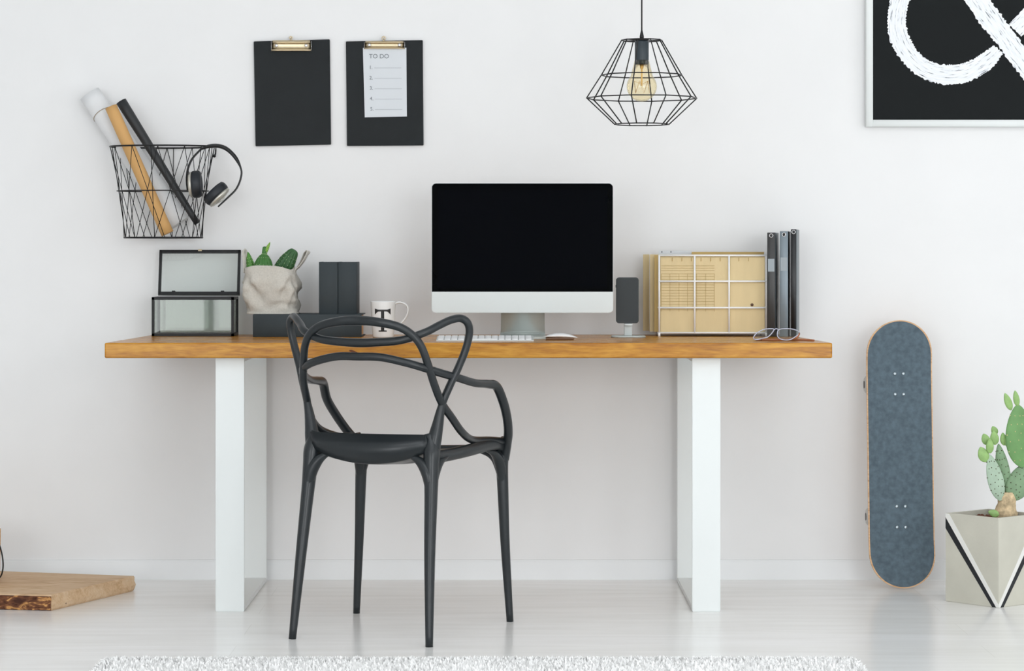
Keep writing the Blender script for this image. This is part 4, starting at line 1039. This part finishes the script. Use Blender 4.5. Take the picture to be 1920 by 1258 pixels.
# ------------------------------------------------------------------ concrete pot with prickly pear
def build_pricklypear():
    A = Vector((1.372, -.64, 0)); B = Vector((1.2475, -.495, 0)); e1 = B-A; L_ = e1.length; e1.normalize(); e2 = Vector((-e1.y, e1.x, 0))
    if e2.x < 0: e2 = -e2
    Hp = .2535; C = A+(e1+e2)*L_/2
    root = thing('potted_cactus', 'tall prickly pear cactus in a square concrete pot on the floor', 'potted plant', (C.x, C.y, 0))
    t = .010
    def sq(z, i): return [A+e1*(L_*a+(i if a == 0 else -i))+e2*(L_*c+(i if c == 0 else -i))+Vector((0, 0, z)) for a, c in ((0, 0), (1, 0), (1, 1), (0, 1))]
    b = MB(); b.loft([sq(0.0003, .0005), sq(.002, 0), sq(Hp-.001, 0), sq(Hp, .001), sq(Hp, t), sq(Hp-.05, t)], (True, False), smooth=False); b.build('concrete_pot', M['conc'], root)
    b = MB(); b.loft([sq(Hp-.022, t-.002), sq(Hp-.020, t-.002)], smooth=False); b.build('soil', M['soil'], root)
    b = MB(); random.seed(4)
    for k in range(260):
        p = A+e1*random.uniform(.018, L_-.018)+e2*random.uniform(.018, L_-.018); b.sphere((p.x, p.y, Hp-.018+random.uniform(-.002, .004)), random.uniform(.003, .0065), (1, 1, .8), 7, 5)
    tag(b.build('gravel', M['pebble'], root), kind='stuff')
    # painted diagonal bands on the two front faces (meeting at the front bottom corner)
    for (d, nrm) in ((e1, -e2), (e2, -e1)):
        def F(u, z, o=.0006): return A+d*u+nrm*o+Vector((0, 0, z))
        def band(u0, zt0, u1, zt1, wlo, whi, m, nm):
            # band edges offset along z
            P = [F(u0, zt0+wlo), F(u0, zt0+whi), F(u1, zt1+whi), F(u1, zt1+wlo)]
            b = MB(); b.prism(P, -nrm*.0008); b.build(nm, m, root)
        # front corner u=0 z=0 ; outer corner u=L z=Hp
        b = MB(); b.prism([F(.0225, 0.001), F(.008, 0.001), F(L_, Hp-.0115), F(L_, Hp-.043)], -nrm*.0008); b.build('dark_stripe', M['stripe'], root)
        b = MB(); b.prism([F(.008, .001), F(0.0005, .001), F(0.0005, .010), F(L_-.013, Hp-.001), F(L_, Hp-.001), F(L_, Hp-.0115)], -nrm*.0008); b.build('white_stripe', M['wstripe'], root)
    Yc = C.y; s = S(Yc)
    skins = {'pale': mat('pale_pad_skin', (172, 194, 172), .55, var=.14, vscale=25), 'mid': mat('mid_pad_skin', (132, 162, 126), .55, var=.16, vscale=25),
             'green': mat('green_pad_skin', (108, 152, 92), .5, var=.12, vscale=25), 'bud': mat('bud_skin', (146, 182, 112), .5, var=.15, vscale=60)}
    spot = mat('areole', (222, 206, 150), .8); dark = mat('dark_areole', (86, 82, 60), .8)
    def pad(bx, by, tx, ty, wpx, m, Y=0, thick=.012, spots=True, yaw=0, name='pad', dotm=spot, seed=1):
        random.seed(seed); p0, p1 = pt(bx, by, Yc+Y), pt(tx, ty, Yc+Y); ax = p1-p0; ln = ax.length; ax.normalize(); w2 = wpx/s/2
        side = Matrix.Rotation(yaw, 3, ax) @ Vector((ax.z, 0, -ax.x)); fn = ax.cross(side); b = MB(); rings = []
        n_ = 16
        for i in range(n_+1):
            f = .5-.5*math.cos(PI*i/n_); wd = w2*max(.02, math.sin(PI*f**.82))**.62; td_ = thick*.5*max(.03, math.sin(PI*f**.9))**.6
            if i == 0: wd, td_ = w2*.22, thick*.3
            rings.append([p0+ax*(ln*f)+side*(wd*math.cos(2*PI*k/24))+fn*(td_*math.sin(2*PI*k/24)) for k in range(24)])
        b.loft(rings); b.mi = 1
        if spots:
            for i in range(1, 7):
                f = i/7.2
                wd = w2*math.sin(PI*f**.82)**.62; td_ = thick*.5*math.sin(PI*f**.9)**.6
                for k in range(5):
                    o = (-.92+.46*k)+(.23 if i % 2 else 0)+random.uniform(-.1, .1)
                    f = i/7.2+random.uniform(-.03, .03)
                    if abs(o) > .98: continue
                    for sgn in (-1, 1):
                        c = p0+ax*(ln*f)+side*(wd*o)+fn*(sgn*td_*math.sqrt(1-o*o)); b.sphere(c, .0016, u=6, v=4)
        return b.build(name, [m, dotm], root)
    tb = MB()
    prof = catmull([(1886, 970, 21), (1886, 961, 21), (1886, 950, 18), (1888, 940, 17), (1889, 930, 15), (1890, 923, 9)], 4)
    rings = []
    for px, py, r in prof:
        c = pt(px, py, Yc); rr = r/s*1.0
        rings.append([c+Vector((rr*math.cos(a*PI/10)*(1+.16*noise.noise(Vector((math.cos(a*PI/10)*2, math.sin(a*PI/10)*2, py*.12)))), rr*.75*math.sin(a*PI/10), 0)) for a in range(20)])
    tb.loft(rings); tb.build('woody_trunk', mat('tan_bark', (206, 184, 148), .9, bump=1, bscale=160, var=.35, vscale=70), root)
    G_ = skins
    pad(1876, 938, 1855, 852, 33, G_['pale'], -.012, .014, dotm=dark, seed=2, yaw=.25)
    pad(1888, 925, 1872, 832, 26, G_['mid'], .012, .014, dotm=dark, seed=3, yaw=-.3)
    pad(1918, 876, 1908, 758, 58, G_['green'], -.004, .016, seed=4, yaw=.1)
    pad(1897, 938, 1926, 868, 44, G_['mid'], -.002, .016, dotm=dark, seed=5, yaw=-.2)
    pad(1900, 930, 1962, 862, 40, G_['green'], .03, .015, seed=6)
    pad(1930, 780, 1966, 708, 40, G_['green'], .0, .014, seed=7)
    for i, (bx, by, tx, ty, wp, Y) in enumerate(((1849, 866, 1838, 838, 21, -.014), (1856, 850, 1856, 822, 15, -.018), (1852, 834, 1844, 813, 16, 0), (1866, 834, 1863, 808, 17, -.002), (1868, 815, 1861, 799, 13, .014), (1883, 835, 1880, 811, 13, .006), (1896, 769, 1884, 737, 14, -.004), (1908, 762, 1903, 732, 12, -.004), (1873, 966, 1853, 959, 14, -.05), (1890, 838, 1886, 820, 10, 0))):
        pad(bx, by, tx, ty, wp, G_['bud'], Y, .011, spots=False, name='bud', seed=i)
build_pricklypear()

# ------------------------------------------------------------------ raw wood slab and small bucket
def build_slab():
    z1 = .044
    top = [(-2.05, -.665), (-1.44, -.664), (-1.290, -.690), (-1.119, -.268), (-1.54, -.152), (-2.05, -.13)]
    root = thing('wood_slab', 'raw-edged oak slab with bark lying on the floor, left', 'wood slab', (-1.6, -.42, 0))
    random.seed(12)
    def edge(P, n_=24):
        out = []
        for i in range(len(P)):
            a, c = Vector(P[i]), Vector(P[(i+1) % len(P)])
            for k in range(n_): out.append((a.lerp(c, k/n_), i))
        return out
    E_ = edge([Vector((x, y, 0)) for x, y in top])
    b = MB(); rings = []
    cen = Vector((-1.6, -.42, 0))
    lv = [(.0003, .004), (.006, .0), (.018, -.003), (.03, .001), (.040, .0), (z1, .003)]
    for z, ins in lv:
        row = []
        for p, i in E_:
            d = (cen-p).normalized(); j = noise.noise(Vector((p.x*40, p.y*40, z*90)))*(.006 if i in (0, 1) else .0015)
            off = ins+j-(.01*(1-z/z1) if i in (2,) else 0)*.5
            q = p+d*off; row.append(Vector((q.x, q.y, z)))
        rings.append(row)
    b.loft(rings, (True, True), smooth=False); sl = b.build('slab', M['slab'], root)
    b = MB(); rings = []
    front = [p for p, i in E_ if i in (0, 1)]+[Vector((top[2][0], top[2][1], 0))]
    rr = []
    for z in [.001, .006, .012, .018, .024, .030, .036, .040]:
        row = []
        for p in front:
            dy = -.0045-.006*abs(noise.noise(Vector((p.x*30, 1, z*60))))-.004*noise.noise(Vector((p.x*90, 5, z*120)))
            row.append(Vector((p.x-.001, p.y+dy, z)))
        rr.append(row)
    V_ = [[b.bm.verts.new(p) for p in r] for r in rr]; W_ = [[b.bm.verts.new(p+Vector((0, .012, 0))) for p in r] for r in rr]
    for a, c in zip(V_, V_[1:]):
        for i in range(len(a)-1): b._f([a[i], a[i+1], c[i+1], c[i]])
    for a, c in zip(W_, W_[1:]):
        for i in range(len(a)-1): b._f([a[i+1], a[i], c[i], c[i+1]])
    for i in range(len(front)-1): b._f([V_[-1][i], V_[-1][i+1], W_[-1][i+1], W_[-1][i]]); b._f([V_[0][i+1], V_[0][i], W_[0][i], W_[0][i+1]])
    for k in range(len(rr)-1): b._f([V_[k][-1], W_[k][-1], W_[k+1][-1], V_[k+1][-1]])
    bm_ = bpy.data.materials.new('bark_edge'); bm_.use_nodes = True
    N = bm_.node_tree.nodes; L = bm_.node_tree.links; p = N['Principled BSDF']; p.inputs['Roughness'].default_value = .9
    tc = N.new('ShaderNodeTexCoord'); mp_ = N.new('ShaderNodeMapping'); mp_.inputs['Scale'].default_value = (26, 10, 75); L.new(tc.outputs['Object'], mp_.inputs[0])
    nz_ = N.new('ShaderNodeTexNoise'); nz_.inputs['Scale'].default_value = 1; nz_.inputs['Detail'].default_value = 6; nz_.inputs['Distortion'].default_value = 1.2; L.new(mp_.outputs[0], nz_.inputs['Vector'])
    r_ = N.new('ShaderNodeValToRGB'); e = r_.color_ramp.elements; e[0].position = .35; e[0].color = lin((70, 38, 24)); e[1].position = .62; e[1].color = lin((204, 152, 92))
    k = e.new(.54); k.color = lin((118, 74, 48)); L.new(nz_.outputs['Fac'], r_.inputs[0]); L.new(r_.outputs[0], p.inputs['Base Color'])
    b.build('bark', bm_, root)['label'] = 'dark rough bark edge'
    b = MB(); P = Vector((-1.262, -.628, .012)); b.sphere(P, .0035, u=8, v=6); b.build('knot', mat('dark_knot_hole', (70, 46, 32), .8), root)
    # bucket at the edge of the frame
    cx, cy, r = -1.612, -.40, .120; z0 = z1+.0005; zt = .195
    bk = thing('wooden_bucket', 'small tan wooden bucket with black wire handle on the raw slab', 'bucket', (cx, cy, z0))
    b = MB(); b.lathe([(r*.93, z0), (r*.985, z0+.03), (r, zt-.01), (r, zt), (r-.008, zt), (r-.01, z0+.01), (.002, z0+.008)], (cx, cy, 0), 48); b.build('bucket_body', M['brown'], bk)
    b = MB(); P = [(-1.4945, .156), (-1.489, .140), (-1.4835, .115), (-1.482, .090), (-1.4850, .070), (-1.4905, .058)]
    b.tube(catmull([(x+.001, cy-.01, z) for x, z in P], 5), .0022, seg=8); b.tube([(cx+r-.002, cy-.01, .156), (-1.4935, cy-.01, .156)], .0022, seg=8)
    b.tube(catmull([(-1.4905+.001, cy-.01, .058), (-1.50, cy-.06, .056), (-1.55, cy-.108, .055), (cx, cy-.126, .055)], 5), .0022, seg=8)
    b.build('handle', M['blk'], bk)
build_slab()
